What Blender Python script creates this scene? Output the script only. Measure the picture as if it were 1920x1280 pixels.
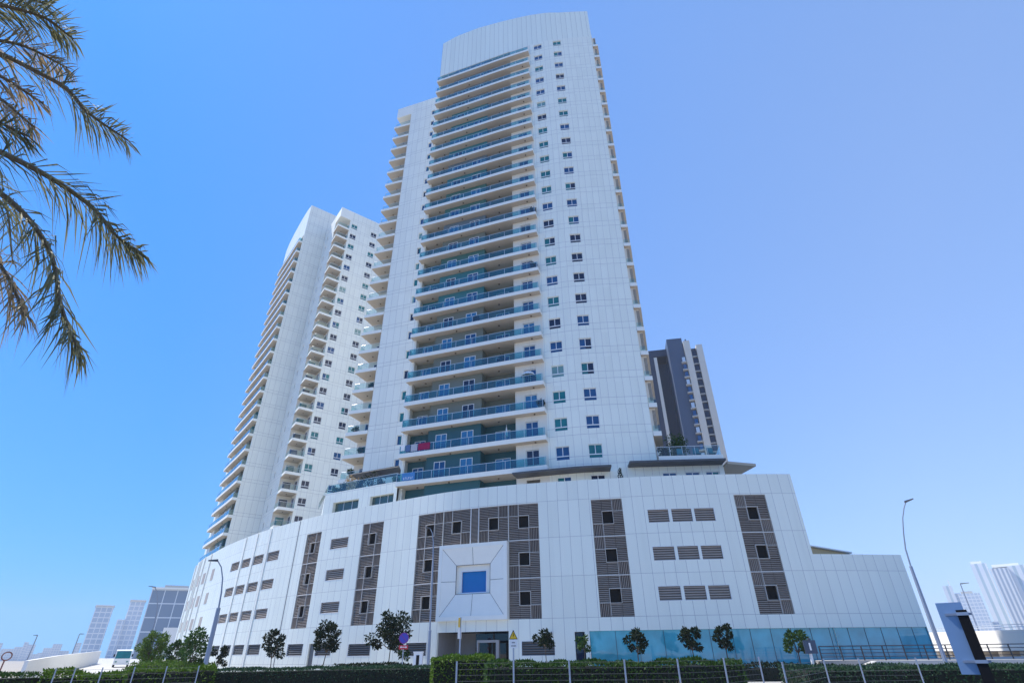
import bpy, math, random
from bisect import bisect_right
from mathutils import Vector, Matrix

for o in list(bpy.data.objects):
    bpy.data.objects.remove(o)
SC = bpy.context.scene
COL = SC.collection
RNG = random.Random(11)
rad = math.radians

# ------------------------------------------------------------------ camera
cam_d = bpy.data.cameras.new('camera')
cam = bpy.data.objects.new('camera', cam_d)
COL.objects.link(cam)
cam_d.sensor_width = 36.0
cam_d.lens = 18.4275
cam_d.clip_start = 0.1
cam_d.clip_end = 9000
cam.matrix_world = Matrix((
    (0.99992664, 0.01211298, 0.0, 0.0),
    (0.00619554, -0.51144196, -0.85929549, 0.0),
    (-0.01040863, 0.85923245, -0.51147948, 1.6),
    (0, 0, 0, 1)))
SC.camera = cam

# ------------------------------------------------------------------ light
SUN_EL = rad(58.0)
SUN_AZ = rad(-68.0)              # measured from +Y (view direction), negative = left
sun_dir = Vector((math.sin(SUN_AZ) * math.cos(SUN_EL), math.cos(SUN_AZ) * math.cos(SUN_EL), math.sin(SUN_EL)))
W = bpy.data.worlds.new('World')
SC.world = W
W.use_nodes = True
wn = W.node_tree
wn.nodes.clear()
sky = wn.nodes.new('ShaderNodeTexSky')
sky.sky_type = 'NISHITA'
sky.sun_disc = False
sky.sun_elevation = SUN_EL
sky.sun_rotation = SUN_AZ
sky.altitude = 0
sky.air_density = 1.0
sky.dust_density = 0.15
sky.ozone_density = 3.0
bg = wn.nodes.new('ShaderNodeBackground')
bg.inputs['Strength'].default_value = 0.15
wo = wn.nodes.new('ShaderNodeOutputWorld')
# graded sky: softer contrast, deeper blue to the left, paler lavender blue to the right
gam = wn.nodes.new('ShaderNodeGamma')
gam.inputs[1].default_value = 0.45
wn.links.new(sky.outputs[0], gam.inputs[0])
wtc = wn.nodes.new('ShaderNodeTexCoord')
wsp = wn.nodes.new('ShaderNodeSeparateXYZ')
wn.links.new(wtc.outputs['Generated'], wsp.inputs[0])
wmr = wn.nodes.new('ShaderNodeMapRange')
wmr.inputs[1].default_value = -0.55
wmr.inputs[2].default_value = 0.6
wn.links.new(wsp.outputs[0], wmr.inputs[0])
wtint = wn.nodes.new('ShaderNodeMix')
wtint.data_type = 'RGBA'
wtint.inputs[6].default_value = (0.385, 1.25, 2.70, 1)
wtint.inputs[7].default_value = (1.38, 1.86, 2.80, 1)
wn.links.new(wmr.outputs[0], wtint.inputs[0])
wmul = wn.nodes.new('ShaderNodeMix')
wmul.data_type = 'RGBA'
wmul.blend_type = 'MULTIPLY'
wmul.inputs[0].default_value = 1.0
wn.links.new(gam.outputs[0], wmul.inputs[6])
wn.links.new(wtint.outputs[2], wmul.inputs[7])
wn.links.new(wmul.outputs[2], bg.inputs[0])
wn.links.new(bg.outputs[0], wo.inputs[0])
sl = bpy.data.lights.new('sun', 'SUN')
sl.energy = 5.0
sl.angle = rad(0.5)
sl.color = (1.0, 0.95, 0.86)
so = bpy.data.objects.new('sun', sl)
so.rotation_euler = sun_dir.to_track_quat('Z', 'Y').to_euler()
so.location = (0, 0, 200)
COL.objects.link(so)
SC.view_settings.view_transform = 'Standard'
SC.view_settings.look = 'None'
SC.view_settings.exposure = 0.40
SC.view_settings.gamma = 1.0
SC.view_settings.use_curve_mapping = False
SC.cycles.max_bounces = 8
SC.cycles.transparent_max_bounces = 24
SC.cycles.volume_bounces = 0


# ------------------------------------------------------------------ helpers
class Curve:
    """plan curve; at(s, off) gives the point off metres outside the wall"""
    def __init__(s, pts, step=0.9, smooth=True, flip=False):
        P = [Vector((p[0], p[1])) for p in pts]
        s.sg = -1.0 if flip else 1.0
        out = []
        if smooth and len(P) > 2:
            Q = [2 * P[0] - P[1]] + P + [2 * P[-1] - P[-2]]
            for i in range(1, len(Q) - 2):
                n = max(2, int((Q[i + 1] - Q[i]).length / 0.5))
                for k in range(n):
                    t = k / n
                    out.append(.5 * ((2 * Q[i]) + (Q[i + 1] - Q[i - 1]) * t + (2 * Q[i - 1] - 5 * Q[i] + 4 * Q[i + 1] - Q[i + 2]) * t * t + (3 * Q[i] - Q[i - 1] - 3 * Q[i + 1] + Q[i + 2]) * t ** 3))
            out.append(P[-1])
        else:
            out = P
        s.p = out
        s.s = [0.0]
        for a, b in zip(out, out[1:]):
            s.s.append(s.s[-1] + (b - a).length)
        s.L = s.s[-1]
        s.step = step
        s.straight = len(P) == 2

    def pt(s, u):
        i = min(max(bisect_right(s.s, u) - 1, 0), len(s.p) - 2)
        t = (u - s.s[i]) / (s.s[i + 1] - s.s[i])
        return s.p[i] + (s.p[i + 1] - s.p[i]) * t

    def tan(s, u):
        if s.straight:
            return (s.p[1] - s.p[0]).normalized()
        a, b = max(0, u - .4), min(s.L, u + .4)
        return (s.pt(b) - s.pt(a)).normalized()

    def at(s, u, off=0.0):
        p, t = s.pt(u), s.tan(u)
        return Vector((p.x + t.y * off * s.sg, p.y - t.x * off * s.sg))

    def p3(s, u, off, z):
        q = s.at(u, off)
        return Vector((q.x, q.y, z))

    def samples(s, a, b):
        if s.straight:
            return [a, b]
        n = max(1, int(math.ceil((b - a) / s.step)))
        return [a + (b - a) * i / n for i in range(n + 1)]


class MB:
    def __init__(s):
        s.v, s.f, s.m, s.uv = [], [], [], []

    def add(s, verts, faces, m=0, uv=None):
        o = len(s.v)
        s.v += [tuple(v) for v in verts]
        s.uv += uv if uv else [(v[0] + v[1], v[2]) for v in verts]
        for f in faces:
            s.f.append([i + o for i in f])
            s.m.append(m)
        return s

    def quad(s, a, b, c, d, m=0, uv=None):
        return s.add([a, b, c, d], [(0, 1, 2, 3)], m, uv)

    def hexa(s, p, m=0, uv=None):
        return s.add(p, [(0, 3, 2, 1), (4, 5, 6, 7), (0, 1, 5, 4), (1, 2, 6, 5), (2, 3, 7, 6), (3, 0, 4, 7)], m, uv)

    def box(s, x0, x1, y0, y1, z0, z1, m=0):
        return s.hexa([(x0, y0, z0), (x1, y0, z0), (x1, y1, z0), (x0, y1, z0), (x0, y0, z1), (x1, y0, z1), (x1, y1, z1), (x0, y1, z1)], m)

    def ob(s, c, ax, ay, az, m=0):
        c, ax, ay, az = Vector(c), Vector(ax), Vector(ay), Vector(az)
        return s.hexa([c - ax - ay - az, c + ax - ay - az, c + ax + ay - az, c - ax + ay - az,
                       c - ax - ay + az, c + ax - ay + az, c + ax + ay + az, c - ax + ay + az], m)

    def prism(s, poly, z0, z1, m=0, mtop=None, mbot=None):
        n = len(poly)
        vs = [(p[0], p[1], z0) for p in poly] + [(p[0], p[1], z1) for p in poly]
        s.add(vs, [(i, (i + 1) % n, n + (i + 1) % n, n + i) for i in range(n)], m)
        s.add(vs[n:], [tuple(range(n))], m if mtop is None else mtop)
        s.add(vs[:n], [tuple(range(n))[::-1]], m if mbot is None else mbot)
        return s

    def tube(s, pts, r, n=8, m=0, cap=True):
        pts = [Vector(p) for p in pts]
        if not isinstance(r, (list, tuple)):
            r = [r] * len(pts)
        rings = []
        for i, p in enumerate(pts):
            d = (pts[min(i + 1, len(pts) - 1)] - pts[max(i - 1, 0)]).normalized()
            a = d.cross(Vector((0, 0, 1)))
            if a.length < 1e-3:
                a = d.cross(Vector((0, 1, 0)))
            a.normalize()
            b = d.cross(a).normalized()
            rings.append([p + (a * math.cos(2 * math.pi * k / n) + b * math.sin(2 * math.pi * k / n)) * r[i] for k in range(n)])
        vs = [v for ring in rings for v in ring]
        fs = []
        for i in range(len(pts) - 1):
            for k in range(n):
                fs.append((i * n + k, i * n + (k + 1) % n, (i + 1) * n + (k + 1) % n, (i + 1) * n + k))
        if cap:
            fs.append(tuple(range(n))[::-1])
            fs.append(tuple(range((len(pts) - 1) * n, len(pts) * n)))
        return s.add(vs, fs, m)

    def disc(s, c, r, nrm, n=24, m=0, th=0.02):
        nrm = Vector(nrm).normalized()
        return s.tube([Vector(c) - nrm * th / 2, Vector(c) + nrm * th / 2], r, n, m)

    def strip(s, c, s0, s1, z0, z1, o0, o1, m=0, mbot=None, mtop=None):
        S = c.samples(s0, s1)
        vs, uv = [], []
        for u in S:
            a = z0(u) if callable(z0) else z0
            b = z1(u) if callable(z1) else z1
            vs += [c.p3(u, o1, a), c.p3(u, o1, b), c.p3(u, o0, b), c.p3(u, o0, a)]
            uv += [(u, a), (u, b), (u, b), (u, a)]
        n = len(S)
        side, top, bot = [], [], []
        for i in range(n - 1):
            j, k = 4 * i, 4 * i + 4
            side += [(j, k, k + 1, j + 1), (j + 2, k + 2, k + 3, j + 3)]
            top.append((j + 1, k + 1, k + 2, j + 2))
            bot.append((j + 3, k + 3, k, j))
        side += [(0, 1, 2, 3), (4 * n - 1, 4 * n - 2, 4 * n - 3, 4 * n - 4)]
        s.add(vs, side, m, uv)
        s.add(vs, top, m if mtop is None else mtop, uv)
        s.add(vs, bot, m if mbot is None else mbot, uv)
        return s

    def wall(s, c, s0, s1, z0, z1, holes=(), off=0.0, rev=0.25, m=0, mrev=None):
        """wall skin with real openings and reveals; holes = (s0,s1,z0,z1)"""
        S = set(c.samples(s0, s1))
        Z = {z0, z1}
        for h in holes:
            S |= {h[0], h[1]}
            Z |= {h[2], h[3]}
        S = sorted(u for u in S if s0 - 1e-6 <= u <= s1 + 1e-6)
        Z = sorted(z for z in Z if z0 - 1e-6 <= z <= z1 + 1e-6)
        mr = m if mrev is None else mrev
        for a, b in zip(S, S[1:]):
            if b - a < 1e-4:
                continue
            um = (a + b) / 2
            hs = [h for h in holes if h[0] < um < h[1]]
            run = None
            for k, (p, q) in enumerate(zip(Z, Z[1:])):
                zm = (p + q) / 2
                hit = any(h[2] < zm < h[3] for h in hs)
                if not hit:
                    if run is None:
                        run = p
                if (hit or k == len(Z) - 2) and run is not None:
                    e = p if hit else q
                    if e > run:
                        s.quad(c.p3(a, off, run), c.p3(b, off, run), c.p3(b, off, e), c.p3(a, off, e), m,
                               [(a, run), (b, run), (b, e), (a, e)])
                    run = None
        for (a, b, p, q) in holes:
            uu = [u for u in S if a - 1e-6 <= u <= b + 1e-6]
            for x, y in zip(uu, uu[1:]):
                for z in (p, q):
                    s.quad(c.p3(x, off, z), c.p3(y, off, z), c.p3(y, off - rev, z), c.p3(x, off - rev, z), mr, [(.5, 1.5)] * 4)
            for u in (a, b):
                s.quad(c.p3(u, off, p), c.p3(u, off, q), c.p3(u, off - rev, q), c.p3(u, off - rev, p), mr, [(.5, 1.5)] * 4)
        return s

    def leaf(s, c, d, n, L, w, m=0):
        """one pointed leaf: centre base c, direction d, normal n"""
        d = d.normalized()
        sd = d.cross(n)
        if sd.length < 1e-4:
            sd = d.cross(Vector((1, 0.3, 0.1)))
        sd.normalize()
        return s.add([c, c + d * L * .45 + sd * w * .5, c + d * L, c + d * L * .45 - sd * w * .5], [(0, 1, 2, 3)], m)

    def build(s, name, mats, parent=None, smooth=False):
        org = Vector(ORG.get(parent.name, (0, 0, 0))) if parent else Vector((0, 0, 0))
        me = bpy.data.meshes.new(name)
        me.from_pydata([(v[0] - org.x, v[1] - org.y, v[2] - org.z) for v in s.v], [], s.f)
        if not isinstance(mats, (list, tuple)):
            mats = [mats]
        for m in mats:
            me.materials.append(m)
        me.polygons.foreach_set('material_index', s.m)
        uvl = me.uv_layers.new(name='UVMap')
        li = [0] * len(me.loops)
        me.loops.foreach_get('vertex_index', li)
        flat = []
        for i in li:
            flat += [s.uv[i][0], s.uv[i][1]]
        uvl.data.foreach_set('uv', flat)
        if smooth:
            me.polygons.foreach_set('use_smooth', [True] * len(me.polygons))
        me.update()
        o = bpy.data.objects.new(name, me)
        COL.objects.link(o)
        if parent:
            o.parent = parent
            ORG[o.name] = tuple(org)
        else:
            ORG[o.name] = (0, 0, 0)
        return o


ORG = {}


def thing(name, label, cat, loc=(0, 0, 0), group=None):
    o = bpy.data.objects.new(name, None)
    COL.objects.link(o)
    o.location = loc
    o.empty_display_size = 0.3
    ORG[o.name] = tuple(loc)
    o['label'] = label
    o['category'] = cat
    if group:
        o['group'] = group
    return o


def tag(o, label, cat, group=None, kind=None):
    o['label'] = label
    o['category'] = cat
    if group:
        o['group'] = group
    if kind:
        o['kind'] = kind
    return o


def struct(o):
    o['kind'] = 'structure'
    return o


def copy_thing(root, loc, label, group=None):
    r = root.copy()
    COL.objects.link(r)
    r.location = loc
    r['label'] = label
    if group:
        r['group'] = group
    for ch in [x for x in COL.objects if x.parent == root]:
        c = ch.copy()
        COL.objects.link(c)
        c.parent = r
        for g in [x for x in COL.objects if x.parent == ch]:
            d = g.copy()
            COL.objects.link(d)
            d.parent = c
    return r


# ------------------------------------------------------------------ materials
def new_mat(name):
    m = bpy.data.materials.new(name)
    m.use_nodes = True
    nt = m.node_tree
    b = nt.nodes['Principled BSDF']
    return m, nt, b


def N(nt, t, **kw):
    n = nt.nodes.new(t)
    for k, v in kw.items():
        setattr(n, k, v)
    return n


def math_n(nt, op, a, b=None):
    n = nt.nodes.new('ShaderNodeMath')
    n.operation = op
    for i, x in enumerate((a, b)):
        if x is None:
            continue
        if isinstance(x, (int, float)):
            n.inputs[i].default_value = x
        else:
            nt.links.new(x, n.inputs[i])
    return n.outputs[0]


def plain(name, col, rough=0.6, spec=0.5, metal=0.0, var=0.12, scale=3.0, bump=0.0, bscale=30.0):
    """colour broken up by noise, optional bump"""
    m, nt, b = new_mat(name)
    tc = N(nt, 'ShaderNodeTexCoord')
    no = N(nt, 'ShaderNodeTexNoise')
    no.inputs['Scale'].default_value = scale
    no.inputs['Detail'].default_value = 5
    nt.links.new(tc.outputs['Object'], no.inputs['Vector'])
    cr = N(nt, 'ShaderNodeMix', data_type='RGBA')
    cr.inputs[6].default_value = tuple(max(0, c * (1 - var)) for c in col) + (1,)
    cr.inputs[7].default_value = tuple(min(1, c * (1 + var)) for c in col) + (1,)
    nt.links.new(no.outputs[0], cr.inputs[0])
    nt.links.new(cr.outputs[2], b.inputs['Base Color'])
    b.inputs['Roughness'].default_value = rough
    b.inputs['Specular IOR Level'].default_value = spec
    b.inputs['Metallic'].default_value = metal
    if bump:
        n2 = N(nt, 'ShaderNodeTexNoise')
        n2.inputs['Scale'].default_value = bscale
        n2.inputs['Detail'].default_value = 6
        nt.links.new(tc.outputs['Object'], n2.inputs['Vector'])
        bp = N(nt, 'ShaderNodeBump')
        bp.inputs['Strength'].default_value = bump
        bp.inputs['Distance'].default_value = 0.05
        nt.links.new(n2.outputs[0], bp.inputs['Height'])
        nt.links.new(bp.outputs[0], b.inputs['Normal'])
    return m


def cladding(name, col, mod, zper, zoff, zlines, seam=0.035, rough=0.38, seam_col=0.22, vseam=0.03, stagger=False, wave=0.35):
    """metal panel cladding: seams in wall coordinates (UV = metres along / up the wall)"""
    m, nt, b = new_mat(name)
    uv = N(nt, 'ShaderNodeUVMap')
    sp = N(nt, 'ShaderNodeSeparateXYZ')
    nt.links.new(uv.outputs[0], sp.inputs[0])
    u, v = sp.outputs[0], sp.outputs[1]
    vv = math_n(nt, 'DIVIDE', math_n(nt, 'SUBTRACT', v, zoff), zper)
    fv = math_n(nt, 'FRACT', vv)
    row = math_n(nt, 'FLOOR', vv)
    uu = math_n(nt, 'DIVIDE', u, mod)
    if stagger:
        uu = math_n(nt, 'ADD', uu, math_n(nt, 'MULTIPLY', math_n(nt, 'SINE', math_n(nt, 'MULTIPLY', row, 12.9)), 0.12))
    fu = math_n(nt, 'FRACT', uu)
    line = math_n(nt, 'LESS_THAN', fu, seam / mod)
    cellv = row
    for zl in zlines:
        d = math_n(nt, 'ABSOLUTE', math_n(nt, 'SUBTRACT', fv, zl / zper))
        line = math_n(nt, 'MAXIMUM', line, math_n(nt, 'LESS_THAN', d, vseam / zper))
        cellv = math_n(nt, 'ADD', cellv, math_n(nt, 'MULTIPLY', math_n(nt, 'GREATER_THAN', fv, zl / zper), 0.31))
    cb = N(nt, 'ShaderNodeCombineXYZ')
    nt.links.new(math_n(nt, 'FLOOR', uu), cb.inputs[0])
    nt.links.new(cellv, cb.inputs[1])
    wnz = N(nt, 'ShaderNodeTexWhiteNoise', noise_dimensions='2D')
    nt.links.new(cb.outputs[0], wnz.inputs['Vector'])
    mixv = N(nt, 'ShaderNodeMix', data_type='RGBA')
    mixv.inputs[6].default_value = tuple(c * .965 for c in col) + (1,)
    mixv.inputs[7].default_value = tuple(min(1, c * 1.015) for c in col) + (1,)
    nt.links.new(wnz.outputs[0], mixv.inputs[0])
    # faint weathering streaks running down the panels
    tc = N(nt, 'ShaderNodeTexCoord')
    mp = N(nt, 'ShaderNodeMapping')
    mp.inputs['Scale'].default_value = (1.7, 1.7, 0.12)
    nt.links.new(tc.outputs['Object'], mp.inputs[0])
    ns = N(nt, 'ShaderNodeTexNoise')
    ns.inputs['Scale'].default_value = 1.0
    ns.inputs['Detail'].default_value = 6
    nt.links.new(mp.outputs[0], ns.inputs['Vector'])
    ramp = N(nt, 'ShaderNodeMapRange')
    ramp.inputs[1].default_value = 0.5
    ramp.inputs[2].default_value = 0.85
    ramp.inputs[3].default_value = 0.0
    ramp.inputs[4].default_value = 0.26
    nt.links.new(ns.outputs[0], ramp.inputs[0])
    mixd = N(nt, 'ShaderNodeMix', data_type='RGBA')
    mixd.inputs[7].default_value = tuple(c * .72 for c in col) + (1,)
    nt.links.new(ramp.outputs[0], mixd.inputs[0])
    nt.links.new(mixv.outputs[2], mixd.inputs[6])
    mixs = N(nt, 'ShaderNodeMix', data_type='RGBA')
    mixs.inputs[7].default_value = (seam_col, seam_col, seam_col * 1.05, 1)
    nt.links.new(line, mixs.inputs[0])
    nt.links.new(mixd.outputs[2], mixs.inputs[6])
    nt.links.new(mixs.outputs[2], b.inputs['Base Color'])
    b.inputs['Roughness'].default_value = rough
    # oil-canning of the sheets plus a tiny tilt per panel
    n2 = N(nt, 'ShaderNodeTexNoise')
    n2.inputs['Scale'].default_value = 0.8
    n2.inputs['Detail'].default_value = 2
    nt.links.new(tc.outputs['Object'], n2.inputs['Vector'])
    h = math_n(nt, 'ADD', n2.outputs[0], math_n(nt, 'MULTIPLY', math_n(nt, 'MULTIPLY', math_n(nt, 'SUBTRACT', wnz.outputs[0], .5), fu), 0.5))
    h = math_n(nt, 'SUBTRACT', h, math_n(nt, 'MULTIPLY', line, .4))
    bp = N(nt, 'ShaderNodeBump')
    bp.inputs['Strength'].default_value = wave
    bp.inputs['Distance'].default_value = 0.03
    nt.links.new(h, bp.inputs['Height'])
    nt.links.new(bp.outputs[0], b.inputs['Normal'])
    return m


def glass_pane(name, col, rough=0.03, spec=0.9, wav=0.06):
    m, nt, b = new_mat(name)
    tc = N(nt, 'ShaderNodeTexCoord')
    no = N(nt, 'ShaderNodeTexNoise')
    no.inputs['Scale'].default_value = 0.9
    nt.links.new(tc.outputs['Object'], no.inputs['Vector'])
    mx = N(nt, 'ShaderNodeMix', data_type='RGBA')
    mx.inputs[6].default_value = tuple(c * .6 for c in col) + (1,)
    mx.inputs[7].default_value = tuple(min(1, c * 1.4) for c in col) + (1,)
    nt.links.new(no.outputs[0], mx.inputs[0])
    nt.links.new(mx.outputs[2], b.inputs['Base Color'])
    b.inputs['Roughness'].default_value = rough
    b.inputs['Specular IOR Level'].default_value = spec
    bp = N(nt, 'ShaderNodeBump')
    bp.inputs['Strength'].default_value = wav
    bp.inputs['Distance'].default_value = 0.05
    nt.links.new(no.outputs[0], bp.inputs['Height'])
    nt.links.new(bp.outputs[0], b.inputs['Normal'])
    return m


def clear_glass(name, tint, refl=0.12):
    m = bpy.data.materials.new(name)
    m.use_nodes = True
    nt = m.node_tree
    nt.nodes.clear()
    out = N(nt, 'ShaderNodeOutputMaterial')
    tr = N(nt, 'ShaderNodeBsdfTransparent')
    tr.inputs[0].default_value = tuple(tint) + (1,)
    gl = N(nt, 'ShaderNodeBsdfGlossy')
    gl.inputs['Roughness'].default_value = 0.02
    gl.inputs[0].default_value = (.9, .97, 1, 1)
    lw = N(nt, 'ShaderNodeLayerWeight')
    lw.inputs[0].default_value = 0.5
    f2 = math_n(nt, 'ADD', math_n(nt, 'MULTIPLY', math_n(nt, 'POWER', lw.outputs['Facing'], 4.0), .8), refl)
    mx = N(nt, 'ShaderNodeMixShader')
    nt.links.new(f2, mx.inputs[0])
    nt.links.new(tr.outputs[0], mx.inputs[1])
    nt.links.new(gl.outputs[0], mx.inputs[2])
    nt.links.new(mx.outputs[0], out.inputs[0])
    return m


def leaf_mat(name, col, var=0.5, rough=0.65, tl_=0.22):
    m, nt, b = new_mat(name)
    tc = N(nt, 'ShaderNodeTexCoord')
    no = N(nt, 'ShaderNodeTexNoise')
    no.inputs['Scale'].default_value = 4.0
    no.inputs['Detail'].default_value = 8
    nt.links.new(tc.outputs['Object'], no.inputs['Vector'])
    mx = N(nt, 'ShaderNodeMix', data_type='RGBA')
    mx.inputs[6].default_value = tuple(c * (1 - var) for c in col) + (1,)
    mx.inputs[7].default_value = (col[0] * (1 + var * 1.3), col[1] * (1 + var), col[2] * (1 + var * .6), 1)
    nt.links.new(no.outputs[0], mx.inputs[0])
    nt.links.new(mx.outputs[2], b.inputs['Base Color'])
    b.inputs['Roughness'].default_value = rough
    b.inputs['Specular IOR Level'].default_value = 0.2
    # light through the blades
    tl = N(nt, 'ShaderNodeBsdfTranslucent')
    nt.links.new(mx.outputs[2], tl.inputs[0])
    ms = N(nt, 'ShaderNodeMixShader')
    ms.inputs[0].default_value = tl_
    out = nt.nodes['Material Output']
    nt.links.new(b.outputs[0], ms.inputs[1])
    nt.links.new(tl.outputs[0], ms.inputs[2])
    nt.links.new(ms.outputs[0], out.inputs[0])
    return m


M = {}
M['pod'] = cladding('podium_cladding', (.83, .85, .765), 0.93, 3.1, 4.03, [0.0], seam=.03, vseam=.026, rough=.33, seam_col=.42)
M['tow'] = cladding('tower_cladding', (.85, .87, .785), 0.84, 3.2, 17.6, [0.5, 1.35], seam=.03, vseam=.02, stagger=True, seam_col=.48)
M['crown'] = cladding('crown_cladding', (.82, .86, .785), 0.9, 12.0, 94.3, [], seam=.035, seam_col=.3)
M['wing'] = cladding('wing_cladding', (.82, .83, .765), 1.1, 3.2, 17.6, [0.45, 1.05], seam=.03, vseam=.02, seam_col=.38)
M['white'] = plain('white_paint', (.84, .835, .775), .5, var=.04, scale=1.5)
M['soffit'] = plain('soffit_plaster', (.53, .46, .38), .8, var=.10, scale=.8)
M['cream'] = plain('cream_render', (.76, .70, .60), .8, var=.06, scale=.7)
M['bouncewall'] = cladding('bounce_cream_cladding', (.80, .76, .67), 1.75, 3.2, 17.6, [0.5], seam=.02, vseam=.015, seam_col=.5)  # cream tint puts the soffits' warm bounce light into the wall colour
M['core'] = plain('core_render', (.45, .44, .42), .9)
M['teal'] = plain('teal_wall_paint', (.03, .19, .235), .6, var=.15, scale=.6)
M['tealdark'] = plain('dark_teal_wall_paint', (.018, .105, .135), .6, var=.15, scale=.6)
M['green'] = plain('green_wall_paint', (.05, .16, .15), .6, var=.15, scale=.6)
M['olive'] = plain('olive_wall_paint', (.17, .19, .165), .7, var=.12, scale=.6)
M['slate'] = plain('slate_wall_paint', (.13, .18, .22), .7, var=.12, scale=.6)
M['alu'] = plain('white_aluminium', (.78, .80, .82), .35, var=.05)
M['pale'] = plain('pale_metal', (.58, .62, .66), .35, metal=.3, var=.06)
M['glassb'] = glass_pane('window_glass_blue', (.010, .075, .21), spec=.5)
M['glasst'] = glass_pane('window_glass_teal', (.008, .16, .18), spec=.5)
M['glassd'] = glass_pane('window_glass_dark', (.008, .018, .055), spec=.5)
M['glassg'] = glass_pane('window_glass_curtain', (.16, .30, .29))
M['doorg'] = glass_pane('door_glass', (.02, .16, .34))
M['rail'] = clear_glass('balcony_glass', (.52, .76, .78), .07)
M['railp'] = clear_glass('terrace_glass', (.74, .90, .90), .06)
M['curtain'] = glass_pane('curtain_wall_glass', (.07, .38, .47), rough=.03, spec=1.0, wav=.06)
M['louv'] = plain('louvre_metal', (.46, .385, .33), .5, metal=.2, var=.15, scale=2)
M['louvgrey'] = plain('grille_metal', (.15, .155, .16), .5, metal=.2)
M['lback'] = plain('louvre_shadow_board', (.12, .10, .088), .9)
M['black'] = plain('dark_void', (.006, .006, .007), .9)
M['lframe'] = plain('louvre_frame', (.62, .59, .55), .5, var=.06)
M['seal'] = plain('dark_joint', (.10, .10, .11), .6)
M['screen'] = plain('blue_panel_glass', (.008, .15, .43), .15, var=.08, scale=1.5)
M['darkgrey'] = plain('charcoal_awning', (.075, .078, .088), .6)
M['fabric'] = plain('grey_shade_cloth', (.10, .115, .14), .9)
M['tan'] = plain('tan_fabric', (.62, .46, .26), .9, var=.06)
M['beige'] = plain('beige_canopy', (.50, .43, .34), .8, var=.06)
M['asphalt'] = plain('asphalt', (.055, .055, .058), .9, var=.25, scale=.6, bump=.3, bscale=60)
M['paving'] = plain('concrete_paving', (.34, .32, .30), .85, var=.15, scale=.9, bump=.15)
M['sand'] = plain('sandy_ground', (.34, .31, .27), .95, var=.15, scale=.12, bump=.2, bscale=3)
M['concrete'] = plain('concrete', (.46, .45, .43), .85, var=.12, scale=1.2, bump=.1)
M['whitewall'] = plain('white_render', (.82, .79, .74), .8, var=.05, scale=.3)
M['steel'] = plain('galvanised_steel', (.38, .42, .50), .4, metal=.5, var=.10, scale=6)
M['wire'] = plain('dull_wire', (.09, .10, .11), .6, metal=.2)
M['lampgrey'] = plain('lamp_column_paint', (.26, .30, .38), .45, metal=.3, var=.08)
M['darksteel'] = plain('dark_steel', (.05, .055, .065), .45, metal=.4)
M['lfdark'] = leaf_mat('dark_leaves', (.009, .022, .008), rough=.75)
M['lfmid'] = leaf_mat('mid_leaves', (.032, .082, .016))
M['lfbright'] = leaf_mat('bright_leaves', (.075, .15, .016))
M['lfhedge'] = leaf_mat('hedge_leaves', (.035, .085, .035))
M['lfblue'] = leaf_mat('hedge_leaves_bluish', (.026, .07, .038))
M['hcore'] = plain('hedge_twigs', (.012, .016, .010), .95, var=.4, scale=8)
M['bark'] = plain('bark', (.10, .075, .055), .9, var=.3, scale=9, bump=.5)
M['palmg'] = leaf_mat('palm_leaflets', (.19, .20, .12), var=.45, tl_=.4)
M['palmdry'] = leaf_mat('dry_palm_leaflets', (.36, .29, .19), var=.4, tl_=.4)
M['rachis'] = plain('palm_rib', (.17, .13, .08), .6)
M['yellow'] = plain('sign_yellow', (.80, .50, .02), .4, var=.03)
M['signblk'] = plain('sign_black', (.008, .008, .010), .75, spec=.15)
M['signblue'] = plain('sign_blue', (.05, .05, .42), .35, var=.05)
M['signred'] = plain('sign_red', (.52, .03, .05), .35, var=.05)
M['signwhite'] = plain('sign_white', (.80, .80, .80), .4, var=.03)
M['signback'] = plain('sign_back_blue_grey', (.22, .33, .50), .35, metal=.3, var=.12, scale=2)
M['busbody'] = plain('bus_paint', (.80, .80, .80), .25, var=.03)
M['tyre'] = plain('tyre_rubber', (.02, .02, .02), .8)
M['navy'] = plain('navy_cladding', (.06, .085, .14), .5, var=.08, scale=.2)
M['shadenavy'] = plain('shaded_navy_cladding', (.025, .035, .065), .6, var=.1, scale=.2)  # recess shade darkened into the navy; the top frame shares it
M['stone'] = plain('beige_stone', (.66, .60, .52), .7, var=.06, scale=.3)
M['maroon'] = plain('maroon_towel', (.30, .005, .07), .9, var=.1)
M['towelgrey'] = plain('grey_towel', (.45, .46, .52), .9, var=.1)
M['towelblue'] = plain('blue_cloth', (.08, .16, .32), .9)
M['redpaint'] = plain('red_paint', (.55, .03, .04), .5)
M['rust'] = plain('red_steel', (.22, .08, .06), .6)
M['pot'] = plain('terracotta', (.40, .20, .12), .8)

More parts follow.
